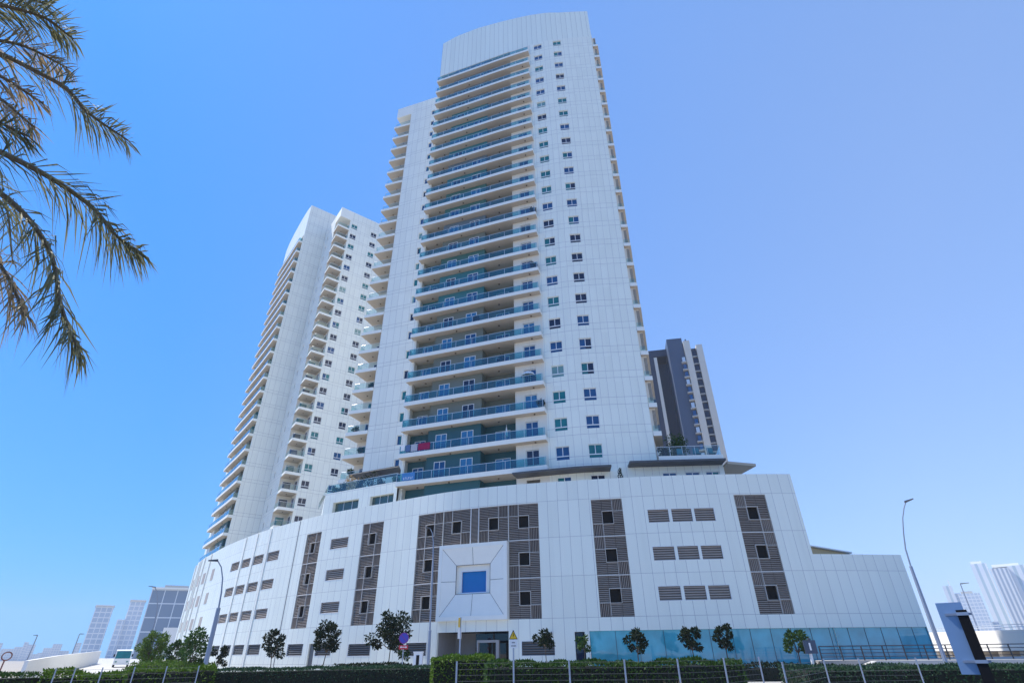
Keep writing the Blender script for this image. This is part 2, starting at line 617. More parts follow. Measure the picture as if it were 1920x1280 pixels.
# ------------------------------------------------------------------ ground
g = MB()
g.quad((-4500, -1500, 0), (4500, -1500, 0), (4500, 6000, 0), (-4500, 6000, 0))
struct(g.build('ground', M['sand']))
g = MB()          # asphalt street in front of the hedges (mostly below the frame)
g.quad((-60, -8, .006), (60, -8, .006), (60, 13, .006), (-60, 13, .006))
struct(g.build('street', M['asphalt']))
g = MB()          # paved forecourt along the building
g.add([(-30, 24, .006), (60, 24, .006), (60, 46.4, .006), (24, 46.0, .006), (5, 47.3, .006), (-13, 54.6, .006), (-30, 66.5, .006), (-44, 82, .006), (-62, 108, .006), (-66, 108, .006)],
      [tuple(range(10))])
struct(g.build('forecourt_paving', M['paving']))
g = MB()          # side road that runs off to the left and climbs slightly
pts = [((-26, 30), (-17, 34), 0.012), ((-44, 60), (-34, 66), 0.05), ((-72, 92), (-55, 104), 0.42), ((-125, 160), (-98, 172), 0.95), ((-215, 290), (-160, 300), 1.5), ((-420, 560), (-330, 580), 2.2)]
for (a, b, z), (c, d, w) in zip(pts, pts[1:]):
    g.quad((a[0], a[1], z), (b[0], b[1], z), (d[0], d[1], w), (c[0], c[1], w))
struct(g.build('side_road', M['concrete']))

# ------------------------------------------------------------------ podium
POD = [(-62, 109.5), (-56, 98.8), (-49.5, 89.0), (-44.9, 83.2), (-40.9, 78.3), (-35, 71.8), (-29.6, 66.5), (-24.5, 62.2), (-21.2, 59.6), (-17, 56.9), (-13.2, 54.7),
       (-6.6, 50.9), (-0.8, 48.7), (4.7, 47.5), (10.8, 46.5), (16.9, 46.0), (24.4, 46.1), (32.4, 47.1)]
PC = Curve(POD, step=.93)
Z0, ZG, ZB, ZT = 0.0, 3.09, 4.03, 13.25
ZTOP, ZLOW = 15.04, 8.39
S_STEP, S_END, S_FAR = 113.75, 121.65, 12.0
pod = thing('parking_podium', 'white panel-clad curved parking podium with brown louvred strips at the foot of the towers', 'building', (0, 60, 0))

holes = []
levels = [(10.13, 13.25), (7.08, 10.13), (4.03, 7.08)]      # louvre storeys
strips = [(62.65, 65.35), (71.65, 74.45), (95.95, 98.65), (108.25, 111.0)]
for a, b in strips:
    holes.append((a, b, ZB, ZT))
UL, UR, UI0, UI1, UZ = 78.95, 91.25, 81.9, 88.5, 10.13
holes += [(UL, UI0, ZB, ZT), (UI1, UR, ZB, ZT), (UI0, UI1, ZB, ZT)]
rects = []
for z0, z1 in ((11.18, 12.26), (8.17, 9.24), (5.2, 6.24)):
    for a, b in ((43.0, 46.1), (46.95, 49.75), (50.6, 53.5), (54.45, 57.25), (67.08, 69.78)):
        rects.append((a, b, z0, z1))
    for a, b in ((100.7, 102.5), (102.7, 104.45), (104.62, 106.35)):
        rects.append((a, b, z0 - .12, z1 - .07))
grilles = [(43.2, 46.1, 1.8, 2.85), (46.9, 49.75, 1.8, 2.85), (50.6, 53.5, 1.8, 2.82), (54.4, 57.3, 1.77, 2.8), (62.7, 65.4, 1.63, 2.7), (67.25, 69.5, 1.6, 2.6), (71.7, 74.5, 1.55, 2.57), (78.6, 80.9, 1.5, 2.54), (89.5, 92.2, 1.44, 2.48)]
far_win = []
for z0, z1 in ((11.0, 12.5), (8.0, 9.4), (5.0, 6.4)):
    for a in (18.0, 24.5, 28.0, 33.5):
        far_win.append((a, a + 1.5, z0, z1))
doors = [(66.3, 67.12, 0.0, 2.65)]
entr = (81.94, 88.45, 0.0, 3.2)
niche = (93.8, 94.6, 0.0, 3.05)
allh = holes + rects + grilles + far_win + doors + [niche, entr]
wl = MB()
wl.wall(PC, S_FAR, S_STEP, Z0, ZTOP, [h for h in allh if h[1] < 94.8] + [(94.95, S_STEP, 0.0, ZG)] + [h for h in allh if h[0] > 95], 0, .22)
wl.wall(PC, S_STEP, S_END, Z0, ZLOW, [(S_STEP, S_END, 0.0, ZG)], 0, .22)
wl.wall(PC, 2.0, S_FAR, Z0, 12.6, (), 0, .2)
# parapet tops, returns
wl.strip(PC, S_FAR, S_STEP, ZTOP - .9, ZTOP - .001, -.35, -.003)
wl.strip(PC, S_STEP, S_END, ZLOW - .6, ZLOW - .001, -.3, -.003)
wl.strip(PC, 2.0, S_FAR, 11.8, 12.599, -.35, -.003)
p0, p1 = PC.at(S_STEP), PC.at(S_END)
for s_, zb, zt, ln in ((S_STEP, ZLOW - .3, ZTOP, 26), (S_END, 0, ZLOW, 30), (S_FAR, 12.4, ZTOP, 20)):
    q = PC.at(s_)
    q2 = q + Vector((.20, .98)) * ln if s_ > 20 else q + Vector((.55, .83)) * ln
    wl.quad((q.x, q.y, zb), (q2.x, q2.y, zb), (q2.x, q2.y, zt), (q.x, q.y, zt), 0, [(0, zb), (ln, zb), (ln, zt), (0, zt)])
wl.build('cladding', M['pod'], pod)
# roofs and dark inside
rf = MB()
ins = [PC.at(u, -.3) for u in PC.samples(S_FAR, S_STEP)][::3]
q = PC.at(S_STEP, -.3)
poly = [(p.x, p.y) for p in ins] + [(q.x, q.y), (q.x + 6, q.y + 45), (-20, 150), (-50, 140)]
rf.add([(p[0], p[1], 14.0) for p in poly], [tuple(range(len(poly)))])
qa, qb = PC.at(S_STEP, -.3), PC.at(S_END, -.3)
rf.add([(qa.x, qa.y, 7.8), (qb.x, qb.y, 7.8), (qb.x + 6, qb.y + 29, 7.8), (qa.x + 5, qa.y + 29, 7.8)], [(0, 1, 2, 3)])
rf.build('roof', M['concrete'], pod)
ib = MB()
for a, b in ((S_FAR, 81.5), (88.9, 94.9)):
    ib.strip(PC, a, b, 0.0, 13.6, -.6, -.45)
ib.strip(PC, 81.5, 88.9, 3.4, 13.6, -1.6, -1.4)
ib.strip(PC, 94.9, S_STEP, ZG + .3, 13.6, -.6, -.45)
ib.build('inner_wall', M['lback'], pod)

# louvre strips: three columns of three cells per storey round an open square
def louvre_cell(c, a, b, z0, z1, flip):
    """one storey of a louvred strip: slats, light frame bars, open square"""
    w, h = (b - a) / 3, (z1 - z0) / 3
    xs = [a + w * i for i in range(4)]
    zs = [z1 - h * i for i in range(4)]
    sl_ = MB()
    cells = {(i, j) for i in range(3) for j in range(3)} - {(1, 1)}
    vert = {(2, 0), (0, 2)} if flip else {(0, 0), (2, 2)}
    for (i, j) in sorted(cells):
        x0, x1, zb, zt = xs[i] + .02, xs[i + 1] - .02, zs[j + 1] + .02, zs[j] - .02
        if (i, j) in vert:
            n = 6
            for k in range(n):
                u = x0 + (x1 - x0) * (k + .5) / n
                sl_.hexa([c.p3(u - .03, -.16, zb), c.p3(u + .005, -.05, zb), c.p3(u + .03, -.05, zb), c.p3(u - .005, -.16, zb),
                          c.p3(u - .03, -.16, zt), c.p3(u + .005, -.05, zt), c.p3(u + .03, -.05, zt), c.p3(u - .005, -.16, zt)])
        else:
            n = 7
            for k in range(n):
                z = zb + (zt - zb) * (k + .5) / n
                sl_.hexa([c.p3(x0, -.05, z - .045), c.p3(x1, -.05, z - .045), c.p3(x1, -.16, z + .0), c.p3(x0, -.16, z + .0),
                          c.p3(x0, -.05, z - .02), c.p3(x1, -.05, z - .02), c.p3(x1, -.16, z + .035), c.p3(x0, -.16, z + .035)])
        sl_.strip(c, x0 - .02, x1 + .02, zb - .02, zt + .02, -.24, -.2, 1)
    p = sl_.build('louvre_panel', [M['louv'], M['lback']], pod)
    fr = MB()
    t = .035
    def bar(x0, x1, zb, zt):
        fr.strip(c, x0, x1, zb, zt, -.10, -.015)
    bar(a, b, z1 - t, z1 + t)
    for x in (a, b):
        bar(x - t / 2, x + t / 2, z0, z1 - t)
    # the pinwheel bars
    if flip:
        bar(xs[2] - t / 2, xs[2] + t / 2, zs[1], zs[0] - t)
        bar(xs[2] + t, xs[3] - t, zs[1] - t / 2, zs[1] + t / 2)
        bar(xs[1] - t / 2, xs[1] + t / 2, zs[3] + t, zs[2])
        bar(xs[0] + t, xs[1] - t, zs[2] - t / 2, zs[2] + t / 2)
    else:
        bar(xs[1] - t / 2, xs[1] + t / 2, zs[1], zs[0] - t)
        bar(xs[0] + t, xs[1] - t, zs[1] - t / 2, zs[1] + t / 2)
        bar(xs[2] - t / 2, xs[2] + t / 2, zs[3] + t, zs[2])
        bar(xs[2] + t, xs[3] - t, zs[2] - t / 2, zs[2] + t / 2)
    e = .032
    for (x0, x1, zb, zt) in ((xs[1] - e, xs[2] + e, zs[1], zs[1] + e), (xs[1] - e, xs[2] + e, zs[2] - e, zs[2]), (xs[1] - e, xs[1], zs[2], zs[1]), (xs[2], xs[2] + e, zs[2], zs[1])):
        fr.strip(c, x0, x1, zb, zt, -.22, 0.0)
    fr.build('frame', M['lframe'], p)
    vo = MB()
    vo.strip(c, xs[1], xs[2], zs[2], zs[1], -.43, -.40)
    vo.build('vent_opening', M['black'], p)

k = 0
for si, (a, b) in enumerate(strips):
    for li, (z0, z1) in enumerate(levels):
        flips = [[1, 0, 1], [0, 1, 0], [1, 0, 1], [0, 1, 0]]
        louvre_cell(PC, a, b, z0, z1, flips[si][li])
for li, (z0, z1) in enumerate(levels):
    louvre_cell(PC, UL, UI0, z0, z1, [1, 0, 1][li])
    louvre_cell(PC, UI1, UR, z0, z1, [0, 1, 0][li])
louvre_cell(PC, UI0 + .04, 84.8, UZ, ZT, 0)
louvre_cell(PC, 85.65, UI1 - .04, UZ, ZT, 1)
def flat_louvre(a, b, z0, z1, mat, n=6, name='louvre_window'):
    m = MB()
    for k in range(n):
        z = z0 + (z1 - z0) * (k + .5) / n
        h = (z1 - z0) / n
        m.hexa([PC.p3(a + .03, -.06, z - .4 * h), PC.p3(b - .03, -.06, z - .4 * h), PC.p3(b - .03, -.17, z + .0), PC.p3(a + .03, -.17, z + .0),
                PC.p3(a + .03, -.06, z - .15 * h), PC.p3(b - .03, -.06, z - .15 * h), PC.p3(b - .03, -.17, z + .3 * h), PC.p3(a + .03, -.17, z + .3 * h)])
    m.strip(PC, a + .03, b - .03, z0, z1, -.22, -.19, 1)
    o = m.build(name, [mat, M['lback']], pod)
    f = MB()
    for (x0, x1, zb, zt) in ((a, b, z0, z0 + .035), (a, b, z1 - .035, z1), (a, a + .03, z0 + .035, z1 - .035), (b - .03, b, z0 + .035, z1 - .035)):
        f.strip(PC, x0, x1, zb, zt, -.10, .012)
    f.build('frame', M['alu'], o)
flat_louvre(84.83, 85.62, UZ, ZT, M['louv'], 28)
for r in rects:
    flat_louvre(*r, M['louv'])
for r in grilles:
    flat_louvre(*r, M['louvgrey'], 6, 'grille')
for (a, b, z0, z1) in far_win:
    m = MB()
    m.strip(PC, a, b, z0, z1, -.2, .03)
    m.build('louvre_window', M['louv'], pod)
# joints with fins between the left louvre windows
for u in (46.55, 50.3, 54.05, 60.8):
    f = MB()
    f.strip(PC, u - .16, u - .02, .2, ZTOP - .05, 0.0, .035 if u < 60 else .01)
    f.strip(PC, u, u + (.30 if u < 60 else .02), .2, ZTOP - .05, 0.0, .09 if u < 60 else .02, 1)
    f.build('fin', [M['seal'], M['white']], pod)
for u in (16.5, 21.5, 23.5, 26.5, 30.5):
    f = MB()
    f.strip(PC, u, u + .25, .2, ZTOP - .05, 0.0, .14)
    f.build('fin', M['white'], pod)
f = MB()
f.strip(PC, 66.3, 67.12, 0.02, 2.63, -.2, -.15)
f.build('door', M['louvgrey'], pod)
f = MB()
f.strip(PC, 93.8, 94.6, 0.02, 3.03, -.42, -.4)
f.build('side_door', M['glassd'], pod)
# projecting square panel with the blue glass over the entrance
c_mid = (UI0 + UI1) / 2
o_, t_ = PC.at(c_mid), PC.tan(c_mid)
n_ = Vector((t_.y, -t_.x))
def sq(x, off, z):
    return Vector((o_.x + t_.x * x + n_.x * off, o_.y + t_.y * x + n_.y * off, z))
hw = 3.28
R0 = (-hw, hw, 4.03, 10.10)           # outer
R1 = (-2.95, 2.95, 4.38, 9.78)        # step
R2 = (-1.62, 1.62, 6.06, 8.37)        # bottom of the bevel
R3 = (-1.2, 1.2, 6.16, 7.90)          # glass
def ringq(mb, A, oa, B, ob_, m=0):
    ca = [(A[0], A[2]), (A[1], A[2]), (A[1], A[3]), (A[0], A[3])]
    cb = [(B[0], B[2]), (B[1], B[2]), (B[1], B[3]), (B[0], B[3])]
    for i in range(4):
        j = (i + 1) % 4
        mb.quad(sq(ca[i][0], oa, ca[i][1]), sq(ca[j][0], oa, ca[j][1]), sq(cb[j][0], ob_, cb[j][1]), sq(cb[i][0], ob_, cb[i][1]), m, [(.2, 1), (.6, 1), (.6, 1.6), (.2, 1.6)])
pn = MB()
ringq(pn, R0, -.4, R0, .30)
ringq(pn, R0, .30, R1, .30)
ringq(pn, R1, .30, R1, .26)
ringq(pn, R1, .26, R2, .02)
ringq(pn, R2, .02, R2, -.23)
ringq(pn, R2, -.23, R3, -.23)
ringq(pn, R3, -.23, R3, -.40)
sqp = pn.build('entrance_panel', M['white'], pod)
bl = MB()
for (A, oa, B, ob_) in (((-2.95, -2.95, 4.38, 4.38), .27, (-1.62, -1.62, 6.06, 6.06), .03), ((2.95, 2.95, 4.38, 4.38), .27, (1.62, 1.62, 6.06, 6.06), .03),
                        ((-2.95, -2.95, 9.78, 9.78), .27, (-1.62, -1.62, 8.37, 8.37), .03), ((2.95, 2.95, 9.78, 9.78), .27, (1.62, 1.62, 8.37, 8.37), .03),
                        ((0, 0, 4.38, 4.38), .27, (0, 0, 6.06, 6.06), .03), ((0, 0, 9.78, 9.78), .27, (0, 0, 8.37, 8.37), .03),
                        ((-2.95, -2.95, 7.08, 7.08), .27, (-1.62, -1.62, 7.08, 7.08), .03), ((2.95, 2.95, 7.08, 7.08), .27, (1.62, 1.62, 7.08, 7.08), .03)):
    bl.tube([sq(A[0], oa - .012, A[2]), sq(B[0], ob_ - .012, B[2])], .02, 4)
for (x0, x1, zb, zt) in ((-1.64, 1.64, 8.35, 8.39), (-1.64, 1.64, 6.04, 6.08)):
    bl.hexa([sq(x0, -.03, zb), sq(x1, -.03, zb), sq(x1, .03, zb), sq(x0, .03, zb), sq(x0, -.03, zt), sq(x1, -.03, zt), sq(x1, .03, zt), sq(x0, .03, zt)])
for x in (-1.64, 1.6):
    bl.hexa([sq(x, -.03, 6.08), sq(x + .04, -.03, 6.08), sq(x + .04, .03, 6.08), sq(x, .03, 6.08), sq(x, -.03, 8.35), sq(x + .04, -.03, 8.35), sq(x + .04, .03, 8.35), sq(x, .03, 8.35)])
bl.build('panel_joints', M['seal'], sqp)
gp = MB()
gp.quad(sq(R3[0], -.38, R3[2]), sq(R3[1], -.38, R3[2]), sq(R3[1], -.38, R3[3]), sq(R3[0], -.38, R3[3]))
gp.build('blue_glass', M['screen'], sqp)
gf = MB()
for (x0, x1, zb, zt) in ((-1.24, 1.24, 7.86, 7.94), (-1.24, 1.24, 6.10, 6.19), (-1.24, -1.16, 6.19, 7.86), (1.16, 1.24, 6.19, 7.86)):
    gf.hexa([sq(x0, -.33, zb), sq(x1, -.33, zb), sq(x1, -.2, zb), sq(x0, -.2, zb), sq(x0, -.33, zt), sq(x1, -.33, zt), sq(x1, -.2, zt), sq(x0, -.2, zt)])
gf.build('glass_frame', M['alu'], sqp)
# entrance recess
en = MB()
A0, A1 = 81.94, 88.45
for (u0, u1, o0, o1, m) in ((A0, 84.6, -3.2, -3.0, 0), (84.6, A1, -4.2, -4.0, 1)):
    en.strip(PC, u0, u1, 0.0, 3.25, o0, o1, m)
en.strip(PC, A0, A1, 3.2, 3.3, -4.2, -.02, 1)
en.strip(PC, A0 - .1, A0 - .001, 0, 3.2, -4.2, -.02, 0)
en.strip(PC, A1 + .001, A1 + .1, 0, 3.2, -4.2, -.02, 2)
en.strip(PC, 84.55, 84.62, 0, 3.2, -4.0, -3.0, 0)
ent = en.build('entrance_recess', [plain('grey_entrance_render', (.30, .29, .29), .7), M['black'], M['stone']], pod)
df = MB()
for (u0, u1, zb, zt) in ((85.5, 85.62, 0, 2.6), (87.2, 87.45, 0, 2.6), (85.62, 87.2, 2.42, 2.6)):
    df.strip(PC, u0, u1, zb, zt, -.75, -.45)
df.build('door_portal', plain('portal_grey', (.33, .32, .32), .6), ent)
dg = MB()
dg.strip(PC, 84.7, A1 - .05, 0.05, 3.1, -2.0, -1.97)
dg.build('lobby_glass', glass_pane('lobby_glass', (.012, .010, .009), spec=.6), ent)
# curtain wall of the ground floor
cw = MB()
mull = [94.98, 96.99, 98.75, 100.67, 102.5, 104.15, 105.85, 107.24, 108.81, 110.4, 111.9, 113.4, 114.9, 116.3, 117.7, 119.1, 120.4, S_END]
cw.strip(PC, 94.98, S_END, 0.05, ZG, -.16, -.12)
cwo = cw.build('curtain_wall', M['curtain'], pod)
ml = MB()
for u in mull:
    ml.strip(PC, u - .012, u + .012, .05, ZG, -.125, -.095)
ml.strip(PC, 94.98, S_END, 0, .1, -.125, -.02)
ml.build('mullions', M['darksteel'], cwo)
wlp = MB()
q = PC.at(91.95)
wlp.ob((q.x, q.y - .12, 3.0), (.04, 0, 0), (0, .10, 0), (0, 0, .09))
wlp.build('wall_camera', M['darkgrey'], pod)
# sun canopy on the lower roof to the right
a_ = PC.at(S_STEP)
cn = thing('roof_canopy', 'tan sun canopy peeping over the lowest podium roof at the right', 'canopy', (a_.x + 3, a_.y + 5, 7.8))
m = MB()
m.hexa([(a_.x + .3, a_.y + 1.6, 9.35), (a_.x + 4.6, a_.y + 2.2, 8.75), (a_.x + 5.5, a_.y + 8, 8.75), (a_.x + .8, a_.y + 9, 9.5),
        (a_.x + .3, a_.y + 1.6, 9.45), (a_.x + 4.6, a_.y + 2.2, 8.84), (a_.x + 5.5, a_.y + 8, 8.84), (a_.x + .8, a_.y + 9, 9.6)])
m.build('canopy_roof', M['whitewall'], cn)
m = MB()
m.quad((a_.x + .35, a_.y + 1.9, 7.8), (a_.x + 4.2, a_.y + 2.5, 7.8), (a_.x + 4.2, a_.y + 2.5, 8.78), (a_.x + .35, a_.y + 1.9, 9.33))
m.build('back_panel', M['tan'], cn)
m = MB()
for px, py, zt in ((a_.x + .5, a_.y + 1.8, 9.3), (a_.x + 4.4, a_.y + 2.3, 8.75)):
    m.tube([(px, py, 7.8), (px, py, zt)], .05)
m.build('post', M['white'], cn)

# ------------------------------------------------------------------ towers
def ztop_main(s):
    T = [(0, 105.0), (3, 105.9), (7.4, 106.0), (12, 105.2), (17.3, 104.1), (23.1, 102.8), (40, 101.9)]
    for (a, x), (b, y) in zip(T, T[1:]):
        if s <= b:
            return x + (y - x) * (s - a) / (b - a)
    return T[-1][1]

FLOOR_PAINT = {}
def floor_paint(n):
    if n >= 22:
        return 'tealdark'
    return {21: 'olive', 20: 'olive', 19: 'olive', 18: 'olive', 17: 'olive', 16: 'teal', 15: 'teal', 14: 'green', 13: 'olive', 12: 'slate', 11: 'green', 10: 'green', 9: 'teal', 8: 'slate', 7: 'teal', 6: 'teal', 5: 'teal', 4: 'teal', 3: 'slate', 2: 'slate', 1: 'slate', 0: 'slate'}[n]

WR = random.Random(31)
RG_REAR = random.Random(4)

def window_unit(root, c, s0, s1, z0, z1, gm, transom=None, name='window', mullion=True, depth=.2, rng=None):
    f = MB()
    t = .06
    o0, o1 = -depth, -depth + .07
    f.strip(c, s0, s1, z1 - t, z1, o0, o1)
    f.strip(c, s0, s1, z0, z0 + t, o0, o1)
    f.strip(c, s0, s0 + t, z0 + t, z1 - t, o0, o1)
    f.strip(c, s1 - t, s1, z0 + t, z1 - t, o0, o1)
    zl = z0 + t
    if transom:
        f.strip(c, s0 + t, s1 - t, transom, transom + .10, o0, o1 + .02)
        zl = transom + .10
    if mullion:
        mid = (s0 + s1) / 2
        f.strip(c, mid - .035, mid + .035, zl, z1 - t, o0, o1 - .01)
    w = f.build(name, M['alu'], root)
    p = MB()
    sm = (s0 + s1) / 2
    g2 = gm if WR.random() < .62 else pick_glass(RG_REAR if gm is M['glassd'] else WR)
    p.strip(c, s0 + .02, sm, z0 + .02, z1 - .02, -depth + .005, -depth + .025)
    p.strip(c, sm, s1 - .02, z0 + .02, z1 - .02, -depth + .005, -depth + .025, 1)
    p.build('pane', [gm, g2], w)
    return w

def pick_glass(rng):
    r = rng.random()
    if rng is RG_REAR:
        return M['glassd'] if r < .5 else M['glasst'] if r < .85 else M['glassb'] if r < .93 else M['glassg']
    return M['glassb'] if r < .42 else M['glasst'] if r < .78 else M['glassd'] if r < .94 else M['glassg']

class Plan:
    def __init__(s, K, u, v, flip, shift):
        s.K, s.u, s.v, s.flip, s.sh = Vector(K), Vector(u), Vector(v), flip, shift
    def w(s, a, b):
        q = s.K + s.u * a + s.v * b
        return (q.x, q.y)
    def curve(s, pts, **kw):
        return Curve([s.w(*p) for p in pts], flip=s.flip, **kw)

KM, UM, VM = Vector((-22.65, 67.8)), Vector((.95, -.3125)), Vector((.3125, .95))
FW = [(-12.85, 58.75), (-7, 56.75), (0.35, 54.2), (5.13, 52.75), (8.45, 52.1), (14.5, 51.7), (20.9, 51.35)]
FL = [((Vector(p) - KM).dot(UM), (Vector(p) - KM).dot(VM)) for p in FW]

def zb(n):
    return 20.8 + 3.2 * (22 - n)

def build_tower(root, P, full):
    rng = random.Random(3) if full else RG_REAR
    fl = [(a + P.sh[0], b + P.sh[1]) for a, b in FL]
    F = P.curve(fl, step=.84)
    zt = ztop_main if full else (lambda s: ztop_main(s) - .9)
    SE = 28.4                                     # right end of the main facade
    L0 = fl[0]
    # --- core and roofs
    c = MB()
    if full:
        ins = [F.at(u, -1.75) for u in F.samples(.4, SE - .25)][::3]
        q = F.at(SE - .25, -1.75)
    else:
        ins = [F.at(u, -1.75) for u in F.samples(.4, SE - .25)][::3]
        q = F.at(SE - .25, -1.75)
    v = P.v
    poly = [(p.x, p.y) for p in ins] + [(q.x, q.y), (q.x + v.x * 18, q.y + v.y * 18), P.w(11.5, 18), P.w(11.5, -3.2)]
    c.prism(poly, 13.9, 99.5)
    wp = [P.w(.7, 3.3), P.w(3.9, 3.3), P.w(3.9, .7), P.w(11.0, .7), P.w(11.0, 19), P.w(.7, 19)]
    c.prism(wp, 13.9, 97.2)
    c.build('core', M['core'], root)
    # --- main facade
    wins, holes_ = [], []
    cols = ((18.22, 19.67), (21.64, 23.06))
    if full:
        for n in range(0, 25):
            z = 18.7 + 3.2 * (23 - n)
            for a, b in cols:
                holes_.append((a, b, z, z + 1.46))
                wins.append((a, b, z, z + 1.46, n))
            holes_.append((15.0, 16.45, z - .2, z + 1.46))
    m = MB()
    m.wall(F, 17.46, SE, 14.2, 94.3, [h for h in holes_ if h[0] > 17], 0, .22)
    m.quad(F.p3(13.9, 0, 14.2), F.p3(13.9, -1.6, 14.2), F.p3(13.9, -1.6, 94.3), F.p3(13.9, 0, 94.3), 0, [(.2, 14), (.5, 14), (.5, 94), (.2, 94)])
    m.strip(F, 0, .26, 14.2, 94.3, -1.5, 0)
    m.build('facade', M['tow'], root)
    m = MB()
    m.strip(F, 0, SE, 94.3, zt, -.45, 0)
    m.build('crown_wall', M['crown'], root)
    m = MB()
    m.wall(F, 13.9, 17.459, 14.2, 94.3, [h for h in holes_ if h[0] < 17], 0, .22)
    m.build('bounce_cream_wall', M['bouncewall'], root)  # door wall, warm soffit bounce painted in
    for (a, b, z0, z1, n) in wins:
        window_unit(root, F, a, b, z0, z1, pick_glass(rng), z0 + .38)
    # --- side wall behind the right end
    if full:
        Sd = Curve([F.at(SE), F.at(SE) + P.v * 18], flip=False)
        m = MB()
        m.wall(Sd, 0, 18, 14.2, 97, (), 0)
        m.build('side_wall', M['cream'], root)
        e = F.at(SE)
        for n in range(0, 23):
            z = zb(n)
            m = MB()
            poly = [(e.x + .02, e.y - .06), (e.x + .90, e.y - .10), (e.x + 2.35, e.y + 5.0), (e.x + 1.55, e.y + 5.0)]
            m.prism(poly, z, z + .5, 0, 0, 1)
            bz = m.build('balcony', [M['white'], M['soffit']], root)
            m = MB()
            m.quad((e.x + .1, e.y + .0, z + .5), (e.x + .86, e.y - .04, z + .5), (e.x + .86, e.y - .04, z + 1.15), (e.x + .1, e.y, z + 1.15))
            m.quad((e.x + .86, e.y - .04, z + .5), (e.x + 2.3, e.y + 4.9, z + .5), (e.x + 2.3, e.y + 4.9, z + 1.15), (e.x + .86, e.y - .04, z + 1.15))
            m.build('railing', M['railp'], bz)
            m = MB()          # fixed screen of the service balcony
            m.prism([(e.x + .03, e.y + .38), (e.x + .74, e.y + .34), (e.x + 1.95, e.y + 4.6), (e.x + 1.3, e.y + 4.6)], z + .5, z + 3.2)
            for k in range(3):
                m.box(e.x + .42 + .12 * k, e.x + .445 + .12 * k, e.y + .27, e.y + .33, z + .9, z + 3.0, 1)
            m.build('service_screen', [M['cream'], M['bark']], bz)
    # --- front balconies
    SB = 17.45
    for n in range(0, 24):
        z = zb(n)
        m = MB()
        m.strip(F, 0.0, SB, z, z + .5, -1.4, .9, 0, 1, 2)
        b = m.build('balcony', [M['white'], M['soffit'], M['paving']], root)
        g_ = MB()
        g_.strip(F, .06, SB - .1, z + .5, z + 1.38, .80, .825)
        g_.strip(F, .05, .075, z + .5, z + 1.38, .05, .79)
        g_.build('railing', M['rail'], b)
        h_ = MB()
        h_.strip(F, .04, SB - .08, z + 1.38, z + 1.425, .785, .84)
        npost = 9
        for k in range(npost):
            u = .1 + (SB - .3) * k / (npost - 1)
            h_.strip(F, u - .02, u + .02, z + .5, z + 1.38, .83, .855)
        h_.build('handrail', M['pale'], b)
        wallm = M[floor_paint(n)]
        w_ = MB()
        w_.strip(F, 3.15, 9.75, z + .5, z + 3.2, -1.45, -.05)
        w_.strip(F, .26, 3.15, z + .5, z + 3.2, -1.5, -1.0)
        w_.strip(F, 9.75, 13.9, z + .5, z + 3.2, -1.7, -1.4)
        w_.build('back_wall', wallm, b)
        for (a, e_, off, top) in ((4.15, 5.55, -.05, 2.55), (7.35, 8.85, -.05, 2.55), (.95, 2.35, -1.0, 2.45), (11.0, 12.8, -1.4, 2.45), (15.0, 16.45, -.2, 2.55)):
            if not full and a > 12:
                continue
            d_ = MB()
            t = .07
            zz, zt_ = z + .5, z + .5 + top - .5
            o0, o1 = off + .005, off + .06
            d_.strip(F, a, e_, zt_ - t, zt_, o0, o1)
            d_.strip(F, a, a + t, zz, zt_ - t, o0, o1)
            d_.strip(F, e_ - t, e_, zz, zt_ - t, o0, o1)
            d_.strip(F, (a + e_) / 2 - .03, (a + e_) / 2 + .03, zz, zt_ - t, o0, o1 - .005)
            d_.strip(F, a + .02, e_ - .02, zz, zt_ - .02, off + .002, off + .02, 1)
            d_.build('door', [M['alu'], rng.choice([M['doorg'], M['doorg'], M['glassb'], M['glassd']])], b)
        for u, o in ((2.2, -.2), (6.3, .35), (11.8, -.3), (16.2, .4)):
            if n == 0:
                continue
            k_ = MB()
            q = F.at(u, o)
            k_.tube([(q.x, q.y, z + .0), (q.x, q.y, z - .10)], .10, 10)
            k_.build('ceiling_light', M['bark'], b)
    # soffit of the crown over the top balcony and floor 24 back wall
    m = MB()
    m.strip(F, .26, 13.9, 94.31, 94.45, -1.7, -.01)
    m.build('top_soffit', M['slate'], root)
    m = MB()
    m.strip(F, 3.15, 9.75, 14.0, 17.6, -1.45, -.05)
    m.strip(F, .26, 3.15, 14.0, 17.6, -1.5, -1.0)
    m.strip(F, 9.75, 13.9, 14.0, 17.6, -1.7, -1.4)
    m.build('lowest_recess_wall', M['tealdark'], root)
    # --- set-back wing with its corner balconies
    Wg = P.curve([(3.2, 0), (11.3, 0)])
    hs = []
    smallz = [93.0 - 3.2 * k for k in range(0, 23)]
    for z in smallz:
        hs.append((4.6, 5.3, z - .75, z + .55))
    m = MB()
    m.wall(Wg, 0, Wg.L, 14, 97.5, hs, 0, .2)
    m.strip(Wg, 0, Wg.L, 97.0, 97.499, -.4, -.003)
    m.build('wing_wall', M['wing'], root)
    for z in smallz:
        window_unit(root, Wg, 4.6, 5.3, z - .75, z + .55, pick_glass(rng), None, 'small_window', False)
    Fc = P.curve([(0, 22), (0, 2.6)])
    hs = []
    if not full:
        for n in range(0, 25):
            z = 18.9 + 3.2 * (23 - n)
            for tt in (3.81, 8.9):
                hs.append((22 - tt - .75, 22 - tt + .75, z - .2, z + 1.26))
    m = MB()
    m.wall(Fc, 0, Fc.L, 14, 97.5, hs, 0, .2)
    m.strip(Fc, 0, Fc.L, 97.0, 97.499, -.4, -.003)
    m.build('end_wall', M['wing'], root)
    for h in hs:
        window_unit(root, Fc, h[0], h[1], h[2], h[3], pick_glass(rng), h[2] + .38)
    n1 = P.curve([(3.2, 2.6), (3.2, 0)])
